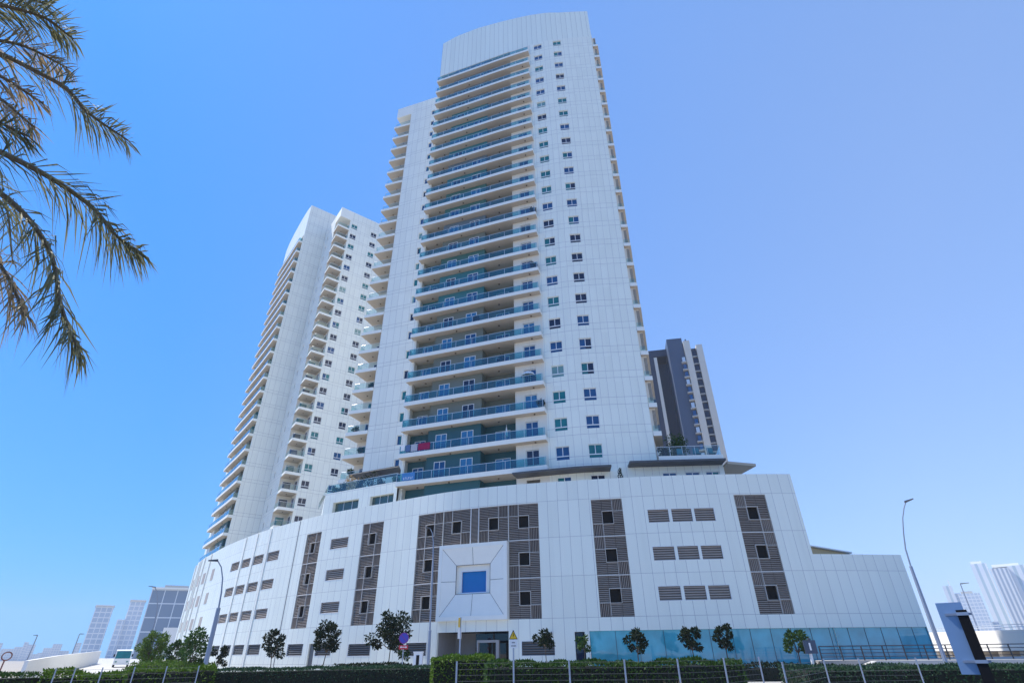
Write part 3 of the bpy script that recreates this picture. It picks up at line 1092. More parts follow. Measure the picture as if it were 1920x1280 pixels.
    n2 = P.curve([(0, 2.6), (3.2, 2.6)])
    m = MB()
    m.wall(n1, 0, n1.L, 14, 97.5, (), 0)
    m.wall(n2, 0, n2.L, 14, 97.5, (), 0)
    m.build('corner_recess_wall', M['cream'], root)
    m = MB()
    m.prism([P.w(-.02, -.02), P.w(3.6, -.02), P.w(3.6, 3.0), P.w(-.02, 3.0)], 94.6, 97.49)
    m.build('corner_roof', M['white'], root)
    for n in range(0, 23):
        z = zb(n)
        m = MB()
        j = rng.uniform(0, .0)
        m.prism([P.w(3.2, -.10), P.w(-.12, -.22), P.w(-.22, -.12), P.w(-.12, 2.75), P.w(3.2, 2.59)], z, z + .5, 0, 2, 1)
        b = m.build('corner_balcony', [M['white'], M['soffit'], M['paving']], root)
        m = MB()
        pts_ = [P.w(3.2, -.03), P.w(.12, -.1), P.w(-.1, .12), P.w(-.05, 2.6)]
        for (a, e_) in zip(pts_, pts_[1:]):
            m.quad((a[0], a[1], z + .5), (e_[0], e_[1], z + .5), (e_[0], e_[1], z + 1.4), (a[0], a[1], z + 1.4))
        m.build('railing', M['railp'], b)
        m = MB()
        for (a, e_) in zip(pts_, pts_[1:]):
            m.tube([(a[0], a[1], z + 1.42), (e_[0], e_[1], z + 1.42)], .025, 6)
        m.build('handrail', M['pale'], b)
        for cc, a, e_ in ((n1, .5, 2.1), (n2, .9, 2.4)):
            d_ = MB()
            t = .07
            d_.strip(cc, a, e_, z + 2.55, z + 2.62, .005, .05)
            d_.strip(cc, a, a + t, z + .5, z + 2.55, .005, .05)
            d_.strip(cc, e_ - t, e_, z + .5, z + 2.55, .005, .05)
            d_.strip(cc, a + t, e_ - t, z + .5, z + 2.55, .004, .02, 1)
            d_.build('door', [M['alu'], rng.choice([M['glasst'], M['glassd'], M['glassb']])], b)
        q = P.w(1.5, 1.2)
        k_ = MB()
        k_.tube([(q[0], q[1], z), (q[0], q[1], z - .10)], .09, 8)
        k_.build('ceiling_light', M['bark'], b)
    # blank wall between the wing and the end of the curved facade
    Dp = P.curve([(11.3, 0), (L0[0], L0[1])])
    m = MB()
    m.strip(Dp, -0.0, Dp.L, 14, lambda s: 104.3, -.4, 0)
    De = P.curve([(11.3, 2.3), (11.3, 0)])
    m.strip(De, 0, De.L, 97.0, 104.3, -.4, 0)
    m.build('blank_wall', M['wing'], root)
    return F

main = thing('apartment_tower', 'tallest white residential tower with long curved teal balconies, in the middle', 'apartment tower', (0, 62, 14))
PM = Plan(KM, UM, VM, False, (0, 0))
FM = build_tower(main, PM, True)
rear = thing('apartment_tower', 'white residential tower at the left, behind and lower in view than the central one', 'apartment tower', (-50, 105, 14))
PR = Plan((-41.8, 94.8), (-.61, .793), (.793, .61), True, (-.85, .5))
FR = build_tower(rear, PR, False)

# --- low blocks at the foot of the central tower
SE = 28.4
hs = [(21.0 + 0.0, 22.4, 15.3, 16.95)]
lowR = Curve([FM.at(SE), FM.at(FM.L)])
hs = [(.35, 1.75, 15.3, 16.95), (2.6, 4.0, 15.3, 16.95), (4.6, 5.9, 15.3, 16.95)]
hs = [h for h in hs if h[1] < lowR.L]
m = MB()
m.wall(lowR, 0, lowR.L, 14.0, 17.8, hs, 0, .2)
e2 = lowR.at(lowR.L)
sd = Curve([e2, e2 + Vector((.22, .97)) * 16])
m.wall(sd, 0, 16, 14.0, 18.3, (), 0)
m.build('low_wing_wall', M['tow'], main)
for h in hs:
    window_unit(main, lowR, *h, M['glassb'], None)
m = MB()
s1, s2 = lowR.at(-.0, .9), lowR.at(lowR.L, .9)
b1, b2 = lowR.at(0, -14), lowR.at(lowR.L, -14)
m.prism([(s1.x, s1.y), (s2.x - .1, s2.y), (b2.x + 2.5, b2.y), (b1.x + 5, b1.y)], 17.8, 18.35, 0, 2, 1)
ter = m.build('roof_terrace', [M['white'], M['soffit'], M['paving']], main)
m = MB()
m.quad((s1.x, s1.y + .1, 18.35), (s2.x - .25, s2.y + .1, 18.35), (s2.x - .25, s2.y + .1, 19.3), (s1.x, s1.y + .1, 19.3))
m.quad((s2.x - .25, s2.y + .1, 18.35), (b2.x + 2.2, b2.y, 18.35), (b2.x + 2.2, b2.y, 19.3), (s2.x - .25, s2.y + .1, 19.3))
m.build('railing', M['railp'], ter)
m = MB()
m.tube([(s1.x, s1.y + .1, 19.32), (s2.x - .25, s2.y + .1, 19.32), (b2.x + 2.2, b2.y, 19.32)], .03, 6)
for k in range(6):
    x = s1.x + (s2.x - .25 - s1.x) * k / 5
    y = s1.y + .1 + (s2.y - s1.y) * k / 5
    m.tube([(x, y, 18.35), (x, y, 19.32)], .02, 6)
m.build('handrail', M['pale'], ter)
# dark awnings under the first balcony line
for (a, b_) in ((14.0, 23.6),):
    m = MB()
    m.strip(FM, a, b_, 17.22, 17.40, .02, 1.7)
    m.build('awning', M['darkgrey'], main)
m = MB()
m.strip(FM, 25.4, FM.L - .15, 17.55, 17.74, .02, 1.6)
m.build('awning', M['darkgrey'], main)
# left terrace block
LB = Curve([(-22.5, 63.1), (-12.9, 58.1)])
Ll = LB.L
hs = [(Ll - 9.35, Ll - 5.45, 15.2, 17.03), (Ll - 3.75, Ll - .42, 15.2, 17.02)]
m = MB()
m.wall(LB, 0, Ll, 14.0, 18.25, hs, 0, .5)
m.strip(LB, 0, Ll, 17.9, 18.249, -.3, -.003)
LS = Curve([Vector((-22.5, 63.1)) + Vector((-.35, .94)) * 14, (-22.5, 63.1)])
m.wall(LS, 0, LS.L, 14.0, 18.25, (), 0)
m.add([(-22.5, 63.2, 18.1), (-12.9, 58.2, 18.1), (-11, 66, 18.1), (-22, 70, 18.1)], [(0, 1, 2, 3)])
lb = m.build('terrace_block', M['tow'], main)
for h in hs:
    f = MB()
    f.strip(LB, h[0], h[1], h[2], h[3], -.46, -.43)
    w = f.build('pane', glass_pane('terrace_window', (.03, .07, .06)), lb)
    for k in (1, 2):
        u = h[0] + (h[1] - h[0]) * k / 3
        f = MB()
        f.strip(LB, u - .03, u + .03, h[2], h[3], -.43, -.39)
        f.build('mullion', M['pale'], lb)
m = MB()
m.strip(LB, .1, Ll - .1, 18.25, 19.2, -.06, -.04)
m.quad(LB.p3(.1, -.05, 18.25), (-26, 71, 18.25), (-26, 71, 19.2), LB.p3(.1, -.05, 19.2))
m.build('railing', M['railp'], lb)
m = MB()
m.strip(LB, .1, Ll - .1, 19.2, 19.24, -.08, -.02)
m.build('handrail', M['pale'], lb)
# triangular canopy at the right end
cp = thing('wedge_canopy', 'beige flat wedge-shaped canopy jutting right from the end of the low tower wing', 'canopy', (21, 52, 14))
m = MB()
m.prism([(20.95, 50.3), (24.1, 51.2), (23.0, 57.5), (21.4, 58.5)], 17.35, 17.6)
m.build('canopy_roof', M['beige'], cp)
m = MB()
m.tube([(21.6, 56, 14.0), (21.9, 56.5, 17.35)], .08)
m.build('strut', M['beige'], cp)
# white terrace wall with dark canopy in front of the left tower
tw = thing('roof_terrace_wall', 'low white curved terrace wall on the podium roof below the left tower', 'wall', (-45, 84, 14))
m = MB()
m.strip(PC, 30.0, 45.5, 14.02, 16.3, -3.4, -3.1)
m.build('wall_panel', M['white'], tw)
m = MB()
m.strip(PC, 36.0, 47.2, 16.9, 17.1, -7.0, -4.2)
m.build('terrace_canopy', M['darkgrey'], tw)

# ------------------------------------------------------------------ vegetation
def rvec(r):
    while True:
        v = Vector((r.uniform(-1, 1), r.uniform(-1, 1), r.uniform(-1, 1)))
        if .02 < v.length < 1:
            return v.normalized()

def clump(mb, c, rx, rz, n, L, r, m=0, droop=.2):
    c = Vector(c)
    for _ in range(n):
        d = rvec(r)
        q = r.random() ** .45
        p = c + Vector((d.x * rx * q, d.y * rx * q, d.z * rz * q))
        dr = (d + rvec(r) * .9 + Vector((0, 0, -droop))).normalized()
        l = L * r.uniform(.7, 1.35)
        mb.leaf(p, dr, rvec(r), l, l * .5, m)

def tree(name, label, cat, x, y, h, fork, spread, mat, seed, clumps=11, n=90, L=.2, z=0.0, group=None, trunk_r=.05):
    r = random.Random(seed)
    t = thing(name, label, cat, (x, y, z), group)
    tk, fo = MB(), MB()
    top = Vector((x + r.uniform(-.1, .1), y, z + fork))
    tk.tube([(x, y, z), (x + r.uniform(-.05, .05), y, z + fork * .5), top], [trunk_r, trunk_r * .8, trunk_r * .65], 7)
    H_ = h - fork
    for i in range(clumps):
        a = i * 2.4 + r.uniform(-.6, .6)
        f = (i + .5) / clumps
        rr = spread * 1.08 * (.35 + .65 * math.sin(math.pi * min(1, .2 + f * .75))) * r.uniform(.45, 1.0)
        c = Vector((x + math.cos(a) * rr, y + math.sin(a) * rr, z + fork + H_ * (.08 + .86 * f * r.uniform(.85, 1.05))))
        mid = top.lerp(c, .5) + Vector((0, 0, .1))
        tk.tube([top - Vector((0, 0, .05)), mid, c], [trunk_r * .5, trunk_r * .3, trunk_r * .12], 5)
        s_ = spread * r.uniform(.26, .44)
        clump(fo, c, s_ * .86, s_ * .72, int(n * 1.5), L, r)
    tk.build('trunk', M['bark'], t)
    fo.build('crown', mat, t)
    return t

def hedge(label, pts, w, zt, mat, seed, dens=330, L=.09, rough=.05, cat='hedge', zb_=0.0, top_mat=None, wild=0.0):
    r = random.Random(seed)
    cx = sum(p[0] for p in pts) / len(pts)
    cy = sum(p[1] for p in pts) / len(pts)
    t = thing('hedge', label, cat, (cx, cy, 0))
    c = Curve(pts, smooth=len(pts) > 2)
    core, fo = MB(), MB()
    core.strip(c, .03, c.L - .03, zb_, lambda s: zt - .10 - (wild * .4), -w + .08, -.08)
    core.build('twig_core', M['hcore'], t)
    def hz(s):
        return zt + rough * math.sin(s * 2.3 + seed) * .6 + rough * math.sin(s * 5.9 + seed * 2) * .5 + wild * (.5 * math.sin(s * 1.1 + seed) + .3 * math.sin(s * 3.1))
    nn = int(dens * c.L * w)
    for _ in range(nn):                               # top
        s = r.uniform(0, c.L)
        p = c.p3(s, -r.uniform(0, w), hz(s) - abs(r.gauss(0, .05 + wild * .5)))
        d = (Vector((0, 0, 1)) + rvec(r) * 1.1).normalized()
        l = L * r.uniform(.6, 1.4)
        fo.leaf(p, d, rvec(r), l, l * .5)
    nf = int(dens * .55 * c.L * (zt - zb_))
    for side in (0, 1):
        for _ in range(nf if side == 0 else nf // 2):
            s = r.uniform(0, c.L)
            z = zb_ + (hz(s) - zb_) * r.random() ** .7
            off = r.gauss(-.02, .05 + wild * .3) if side == 0 else -w + r.gauss(.02, .05)
            p = c.p3(s, off, z)
            tn = c.tan(s)
            nv = Vector((tn.y, -tn.x, .3)) * (1 if side == 0 else -1)
            d = (nv + rvec(r) * 1.1).normalized()
            l = L * r.uniform(.6, 1.4)
            fo.leaf(p, d, rvec(r), l, l * .5)
    for e, sg in ((0, -1), (c.L, 1)):
        for _ in range(int(dens * .6 * w * (zt - zb_))):
            p = c.p3(min(max(e + sg * r.gauss(0, .04), 0), c.L), -r.uniform(0, w), r.uniform(zb_, zt))
            tn = c.tan(e)
            d = (Vector((tn.x, tn.y, .2)) * sg + rvec(r)).normalized()
            l = L * r.uniform(.6, 1.4)
            fo.leaf(p, d, rvec(r), l, l * .5)
    fo.build('foliage', mat, t)
    return t

hedge('low flat clipped hedge at the far left corner of the photo', [(-19.0, 14.6), (-15.4, 18.0), (-14.6, 19.1)], 1.6, 1.22, M['lfmid'], 1, 420, .07)
hedge('loose bright bush with pale blossom behind the left wire fence', [(-14.5, 18.9), (-13.6, 19.4), (-12.7, 20.1)], 1.5, 1.24, M['lfbright'], 2, 420, .10, wild=.12)
hedge('green hedge behind the left wire fence, left of the grey lamp column', [(-13.1, 20.9), (-11.9, 21.9), (-11.0, 22.6)], 1.6, 1.30, M['lfbright'], 3, 380, .09, wild=.05)
hedge('long smooth bluish green clipped hedge left of the entrance bush', [(-11.9, 23.1), (-7.6, 25.0), (-3.2, 25.8)], 1.8, 1.20, M['lfblue'], 4, 480, .07, rough=.03)
hedge('tall rounded bright green bush in front of the entrance', [(-3.05, 22.7), (-2.0, 22.85), (-.85, 22.95)], 1.7, 1.53, M['lfbright'], 5, 420, .10, wild=.09)
hedge('long shaggy hedge behind the middle wire fence', [(-.95, 19.95), (3.0, 20.1), (7.1, 19.3)], 1.6, 1.33, M['lfmid'], 6, 430, .10, rough=.07, wild=.04)
hedge('wide dark clipped hedge at the right around the big sign', [(9.35, 19.9), (13.0, 19.8), (17.5, 19.1)], 2.2, 1.10, M['lfblue'], 7, 430, .09, rough=.05)
hedge('low dark planting strip at the foot of the teal curtain wall', [(10.2, 38.2), (14, 38.0), (19.5, 37.4)], 1.4, .85, M['lfdark'], 8, 120, .16, wild=.15)
hedge('low green planting beside the left foot of the podium', [(-36.5, 58.0), (-31, 53.8), (-26.5, 50.2)], 2.0, 1.2, M['lfbright'], 9, 110, .18, wild=.2)
hedge('low clipped hedge below the white podium wall by the round sign', [(-14, 46.8), (-10.5, 45.9), (-8.2, 45.0)], 1.4, 1.05, M['lfdark'], 10, 170, .13, wild=.05)
G1 = 'young trees along the podium'
tree('street_tree', 'slim dark tree with a low second tuft, second from the left along the podium', 'tree', -21.1, 52.9, 3.85, 1.5, .95, M['lfdark'], 21, 11, 75, .22, group=G1)
tree('street_tree', 'dark leafy tree with forked top in front of the ground-floor door', 'tree', -15.85, 50.6, 4.3, 1.9, 1.15, M['lfdark'], 22, 13, 85, .22, group=G1)
tree('street_tree', 'largest dark broad tree, behind the round no-parking sign', 'tree', -9.9, 47.5, 4.5, 2.0, 1.5, M['lfdark'], 23, 18, 110, .21, group=G1)
tree('street_tree', 'tiny green sapling right below the round no-parking sign', 'tree', -8.7, 46.6, 2.15, 1.3, .5, M['lfmid'], 24, 6, 50, .16, group=G1, trunk_r=.03)
tree('street_tree', 'small umbrella-shaped sapling before the grey grille right of the entrance', 'tree', 2.15, 44.0, 3.0, 2.05, .85, M['lfdark'], 25, 8, 55, .22, group=G1, trunk_r=.035)
tree('street_tree', 'thin pale-trunked sapling by the narrow side door', 'tree', 4.9, 43.7, 2.75, 1.7, .45, M['lfmid'], 26, 6, 45, .2, group=G1, trunk_r=.04)
tree('street_tree', 'slender dark tree at the left end of the teal curtain wall', 'tree', 8.4, 42.2, 3.05, 1.6, .75, M['lfdark'], 27, 9, 70, .2, group=G1)
tree('street_tree', 'leaning dark tree at the middle of the teal curtain wall', 'tree', 12.05, 41.3, 3.1, 1.7, .75, M['lfdark'], 28, 9, 75, .2, group=G1)
tree('street_tree', 'dark tree just right of the leaning one on the curtain wall', 'tree', 14.05, 40.7, 3.1, 1.7, .7, M['lfdark'], 29, 9, 65, .2, group=G1)
tree('street_tree', 'round-headed tree beside the dark arrow sign at the right', 'tree', 18.3, 39.6, 2.8, 1.5, .75, M['lfmid'], 30, 10, 75, .19, group=G1)
tree('street_tree', 'double-tufted dark tree left of the grey lamp column', 'tree', -27.1, 51.2, 3.75, 1.3, 1.35, M['lfmid'], 31, 12, 80, .24, group=G1)
tree('street_tree', 'short sapling just right of the grey lamp column', 'tree', -25.3, 52.2, 2.7, .9, .6, M['lfdark'], 32, 7, 55, .2, group=G1, trunk_r=.03)
tree('shade_tree', 'full bright green sunlit tree by the left end of the podium', 'tree', -38.6, 64.3, 4.1, 1.1, 1.35, M['lfbright'], 33, 24, 120, .2, trunk_r=.12)
tree('shade_tree', 'smaller green tree between the bright tree and the podium', 'tree', -34.3, 61.0, 3.3, 1.0, 1.0, M['lfmid'], 34, 12, 110, .2, trunk_r=.09)
for i, (x, y, lab) in enumerate(((2.57, 14.9, 'pale spiky plant before the middle fence, left of its two neighbours'), (3.11, 14.75, 'pale spiky plant before the middle fence, between its two neighbours'), (3.62, 14.6, 'pale spiky plant before the middle fence, right of its two neighbours'))):
    m = MB()
    r = random.Random(50 + i)
    for k in range(34):
        a = r.uniform(0, 6.28)
        d = Vector((math.cos(a) * r.uniform(.3, .8), math.sin(a) * r.uniform(.3, .8), 1))
        m.leaf(Vector((x, y, .5)), d, rvec(r), r.uniform(.4, .62), .025)
    tag(m.build('spiky_plant', M['palmdry']), lab, 'plant', 'spiky plants by the fence')

# date palm standing just outside the left edge; its fronds hang into the picture
palm = thing('date_palm', 'date palm whose long brownish fronds hang in from the upper left', 'palm tree', (-6.6, 2.4, 0))
heart = Vector((-6.3, 2.5, 5.75))
m = MB()
tp = [(-6.75, 2.35, 0), (-6.7, 2.4, 2.0), (-6.55, 2.45, 4.2), (-6.35, 2.5, 5.5)]
rings = []
for k in range(24):
    t = k / 23
    i = min(int(t * 3), 2)
    u = t * 3 - i
    a, b = Vector(tp[i]), Vector(tp[i + 1])
    p = a.lerp(b, u)
    m.tube([p, p + Vector((0.01, 0, .16))], [.17, .225], 10)
m.tube(tp + [tuple(heart)], [.19, .18, .18, .17, .10], 10)
m.build('trunk', M['bark'], palm)

def frond(pts, width, seed, mat, dens=52, hang=.5):
    r = random.Random(seed)
    P = [Vector(p) for p in pts]
    Q = [2 * P[0] - P[1]] + P + [2 * P[-1] - P[-2]]
    C_ = []
    for i in range(1, len(Q) - 2):
        for k in range(10):
            t = k / 10
            C_.append(.5 * ((2 * Q[i]) + (Q[i + 1] - Q[i - 1]) * t + (2 * Q[i - 1] - 5 * Q[i] + 4 * Q[i + 1] - Q[i + 2]) * t * t + (3 * Q[i] - Q[i - 1] - 3 * Q[i + 1] + Q[i + 2]) * t ** 3))
    C_.append(P[-1])
    ra = MB()
    n = len(C_)
    ra.tube(C_, [.028 * (1 - .85 * i / n) + .003 for i in range(n)], 6)
    f = ra.build('frond', M['rachis'], palm)
    lf = MB()
    for k in range(dens):
        t = (k + .5) / dens
        x = t * (n - 1)
        i = min(int(x), n - 2)
        p = C_[i].lerp(C_[i + 1], x - i)
        tg = (C_[i + 1] - C_[i]).normalized()
        side = tg.cross(Vector((0, 0, 1))).normalized()
        up = side.cross(tg).normalized()
        ln = width * (math.sin(math.pi * (.12 + .80 * t)) ** .7) * 1.0
        for sg in (-1, 1):
            for rep in range(3):
                ll = ln * r.uniform(.75, 1.15)
                d = (side * sg * r.uniform(.55, 1.1) + tg * r.uniform(.45, .9) + up * r.uniform(-.45, .45)).normalized()
                a = p + tg * r.uniform(-.02, .02)
                q1 = a + d * ll * .5 + Vector((0, 0, -hang * ll * .10))
                q2 = a + d * ll + Vector((0, 0, -hang * ll * r.uniform(.15, .85)))
                w = .0062 * r.uniform(.7, 1.3)
                nv = (rvec(r) + up).normalized()
                s_ = d.cross(nv).normalized() * w
                lf.add([a - s_ * .5, a + s_ * .5, q1 + s_, q1 - s_, q2], [(0, 1, 2, 3), (3, 2, 4)])
    lf.build('leaflets', mat, f)

frond([heart, (-5.3, 2.55, 6.45), (-4.3, 2.93, 6.27), (-3.95, 3.11, 6.0), (-3.6, 3.27, 5.80)], .44, 1, M['palmg'], 56, .5)
frond([heart, (-5.1, 2.5, 6.15), (-4.5, 2.7, 6.0), (-4.15, 2.9, 5.85)], .34, 2, M['palmdry'], 30, .9)
frond([heart, (-4.9, 2.4, 5.25), (-3.78, 2.65, 4.86), (-3.4, 3.0, 4.74), (-3.15, 3.15, 4.50), (-2.98, 3.22, 4.40)], .42, 3, M['palmg'], 60, .9)
frond([heart, (-4.9, 2.5, 5.1), (-3.9, 2.75, 4.65), (-3.45, 2.95, 4.25), (-3.2, 3.06, 3.75), (-3.0, 3.15, 3.42)], .46, 4, M['palmg'], 62, 1.0)
frond([heart, (-4.9, 2.45, 4.9), (-3.95, 2.65, 4.35), (-3.55, 2.85, 3.95), (-3.3, 2.95, 3.6)], .42, 5, M['palmdry'], 50, 1.0)
frond([heart, (-5.3, 2.6, 6.9), (-4.75, 2.8, 7.15), (-4.45, 3.0, 7.05)], .46, 6, M['palmg'], 46, .6)
frond([heart, (-5.2, 2.6, 6.3), (-4.65, 2.75, 6.55), (-4.3, 3.0, 6.55)], .40, 7, M['palmdry'], 40, .9)
frond([heart, (-5.2, 2.5, 5.9), (-4.45, 2.7, 5.75), (-4.0, 2.85, 5.45)], .42, 8, M['palmdry'], 40, .8)
frond([heart, (-5.2, 2.45, 5.6), (-4.3, 2.6, 5.35), (-3.85, 2.75, 5.2)], .44, 9, M['palmg'], 44, .6)
frond([heart, (-5.6, 2.7, 7.1), (-5.1, 2.75, 7.4), (-4.8, 2.9, 7.5)], .46, 10, M['palmg'], 40, .6)
for k in range(9):
    a = 1.6 + k * .5
    e = Vector((math.cos(a) * 2.6, math.sin(a) * 2.6, 0))
    frond([heart, heart + e * .35 + Vector((0, 0, 1.0)), heart + e * .8 + Vector((0, 0, .9)), heart + e * 1.05 + Vector((0, 0, .2))], .42, 20 + k, M['palmg'], 30, .8)

# ------------------------------------------------------------------ fences and railings
def wire_fence(label, pts, zt, post_r=.03, wires=(0, .13, .26, .39, .52, .65, .78), mid=0):
    t = thing('wire_fence', label, 'fence', (pts[0][0], pts[0][1], 0))
    for (x, y) in pts:
        m = MB()
        m.tube([(x, y, 0), (x, y, zt)], post_r, 8)
        m.tube([(x, y, zt), (x, y, zt + .02)], post_r * 1.15, 8)
        m.build('post', M['steel'], t)
    m = MB()
    for k in wires:
        m.tube([(x, y, zt - .03 - k) for x, y in pts], .0032, 4)
    for (a, b) in zip(pts, pts[1:]):
        n = int(math.hypot(b[0] - a[0], b[1] - a[1]) / .24)
        for i in range(1, n):
            x, y = a[0] + (b[0] - a[0]) * i / n, a[1] + (b[1] - a[1]) * i / n
            m.tube([(x, y, zt - .95), (x, y, zt - .03)], .0016, 3, cap=False)
    m.build('wire_mesh', M['wire'], t)
    return t

wire_fence('grey wire mesh fence before the hedges at the far left', [(-13.17, 17.62), (-12.81, 17.89), (-12.27, 18.26), (-11.59, 18.7), (-10.86, 19.13), (-10.08, 19.55)], 1.36, .018)
wire_fence('grey wire mesh fence with lilac posts in front of the middle hedge', [(-1.53, 15.93), (-.06, 16.0), (1.38, 15.94), (2.78, 15.76), (4.14, 15.75), (5.61, 16.58), (7.36, 18.6)], 1.43, .022)
wire_fence('grey wire fence with leaning white posts running to the right hedge', [(5.95, 13.77), (8.95, 17.89), (10.22, 18.35), (11.99, 18.45)], 1.36, .020)

ramp = thing('raised_walkway', 'pale concrete raised walkway behind the right hedge, below the dark railing', 'walkway', (28, 42, 0))
m = MB()
m.prism([(19.6, 39.75), (40.8, 39.75), (44.5, 50), (35, 50), (33.2, 46.5), (27.0, 44.6), (21.5, 44.4)], 0, 1.0)
m.build('deck', M['paving'], ramp)
m = MB()
m.hexa([(21.4, 38.6, 0), (52, 38.6, 0), (52, 39.7, 0), (19.6, 39.7, 0), (22.6, 38.6, .98), (52, 38.6, .98), (52, 39.7, .98), (22.9, 39.7, .98)])
m.build('kerb_wall', M['concrete'], ramp)
rl = thing('metal_railing', 'dark metal railing along the raised walkway at the right', 'railing', (28, 40, 1.0))
m = MB()
for z in (1.82, 1.62, 1.42, 1.22):
    m.tube([(19.9, 39.95, z), (40.6, 39.95, z)], .022 if z < 1.8 else .032, 6)
m.build('rails', M['darksteel'], rl)
for k in range(16):
    x = 19.9 + 20.7 * k / 15
    m = MB()
    m.box(x - .03, x + .03, 39.92, 39.98, 1.0, 1.82)
    m.build('post', M['darksteel'], rl)

br = thing('road_bridge', 'white sunlit bridge parapet behind the railing at the far right', 'bridge', (48, 62, 0))
BC = Curve([(56.0, 83.5), (40.5, 37.5)])
m = MB()
m.strip(BC, 0, BC.L, 1.78, lambda u: 3.55 - .85 * u / BC.L, -.6, 0)
m.build('parapet', M['whitewall'], br)
m = MB()
m.strip(BC, 0, BC.L, 1.35, 1.77, -9, .12)
m.build('deck', M['whitewall'], br)
for k in range(10):
    m = MB()
    u = 2 + k * 4.8
    m.strip(BC, u, u + .9, 0, 1.34, -8, -.6)
    m.build('pier', M['stone'], br)
m = MB()
for dz in (.25, .45):
    m.tube([BC.p3(0, -.3, 3.55 + dz), BC.p3(BC.L, -.3, 2.7 + dz)], .03, 6)
for k in range(24):
    u = BC.L * k / 23
    z = 3.55 - .85 * u / BC.L
    m.tube([BC.p3(u, -.3, z), BC.p3(u, -.3, z + .47)], .025, 5)
m.build('handrail', M['pale'], br)

rw = thing('ramp_wall', 'beige concrete wall of the road ramp at the far left', 'wall', (-60, 85, 0))
m = MB()
for (a, b) in (((-37.4, 46.9, .95, 1.55), (-53.9, 72.0, 1.15, 2.0)), ((-53.9, 72.0, 1.15, 2.0), (-90.2, 132, 1.9, 3.1))):
    m.hexa([(a[0], a[1], 0), (a[0] - .4, a[1] + .1, 0), (b[0] - .4, b[1] + .1, 0), (b[0], b[1], 0), (a[0], a[1], a[3]), (a[0] - .4, a[1] + .1, a[3]), (b[0] - .4, b[1] + .1, b[3]), (b[0], b[1], b[3])])
m.build('wall_panel', M['whitewall'], rw)

# ------------------------------------------------------------------ lamps
def lamp(label, pts, radii, head, hd, group='street lamps', mat='lampgrey'):
    t = thing('street_lamp', label, 'street lamp', (pts[0][0], pts[0][1], 0), group)
    m = MB()
    m.tube(pts, radii, 10)
    m.tube([(pts[0][0], pts[0][1], 0), (pts[0][0], pts[0][1], .12)], radii[0] * 1.9, 10)
    m.build('column', M[mat], t)
    m = MB()
    hv = Vector(hd)
    sd = hv.cross(Vector((0, 0, 1))).normalized()
    L = hv.length
    m.hexa([Vector(head) - sd * .10 + Vector((0, 0, -.05)), Vector(head) + sd * .10 + Vector((0, 0, -.05)), Vector(head) + hv + sd * .07 + Vector((0, 0, -.03)), Vector(head) + hv - sd * .07 + Vector((0, 0, -.03)),
            Vector(head) - sd * .08 + Vector((0, 0, .06)), Vector(head) + sd * .08 + Vector((0, 0, .06)), Vector(head) + hv + sd * .05 + Vector((0, 0, .02)), Vector(head) + hv - sd * .05 + Vector((0, 0, .02))])
    m.build('lamp_head', M['darkgrey'], t)
    return t

lamp('tall curved street lamp by the right end of the podium', [(21.72, 31.17, 0), (21.72, 31.17, 3.0), (21.73, 31.16, 5.5), (21.735, 31.16, 5.52), (21.78, 31.13, 6.4), (21.93, 31.04, 7.2), (22.12, 30.92, 8.0), (22.32, 30.77, 8.55), (22.45, 30.68, 8.80)],
     [.115, .10, .08, .045, .04, .035, .03, .028, .028], (22.42, 30.70, 8.84), (.42, -.20, .14))
lamp('grey curved street lamp in front of the left podium, head pointing left', [(-15.34, 30.35, 0), (-15.36, 30.34, 2.0), (-15.38, 30.33, 3.8), (-15.385, 30.33, 3.82), (-15.42, 30.3, 4.5), (-15.52, 30.25, 5.2), (-15.70, 30.16, 5.75), (-15.9, 30.05, 6.03), (-16.0, 29.98, 6.06)],
     [.13, .115, .10, .045, .04, .035, .03, .028, .028], (-15.9, 30.05, 6.06), (-.42, -.2, -.02))
lamp('thin tall street lamp in front of the louvred entrance surround', [(-6.5, 45.55, 0), (-6.52, 45.54, 3.2), (-6.53, 45.54, 3.22), (-6.6, 45.53, 7.8), (-6.68, 45.52, 9.6), (-6.82, 45.5, 10.3), (-7.0, 45.47, 10.62)],
     [.12, .11, .07, .06, .045, .04, .035], (-6.98, 45.47, 10.64), (-.5, -.08, .08))
lamp('distant street lamp by the bright green tree at the left', [(-41.61, 68.33, 0), (-41.63, 68.32, 5.2), (-41.8, 68.2, 6.8), (-42.2, 68, 8.2), (-42.5, 67.8, 8.75)], [.14, .10, .06, .05, .05], (-42.45, 67.8, 8.8), (-.7, -.3, .1))
lamp('distant street lamp before the hazy towers at the far right', [(54.9, 71.3, 0), (54.95, 71.25, 6.5), (54.95, 71.2, 8.4)], [.10, .06, .05], (54.95, 71.2, 8.45), (.75, -.5, .05))
lamp('small far lamp post on the ramp, nearest the left edge', [(-68.8, 85.8, 0), (-68.7, 85.9, 4.6)], [.10, .06], (-68.7, 85.9, 4.62), (-.4, -.3, .0))
lamp('small far lamp post on the ramp, second from the left edge', [(-64.9, 88.8, 0), (-64.85, 88.85, 4.8)], [.10, .06], (-64.85, 88.85, 4.82), (.5, .3, .0))

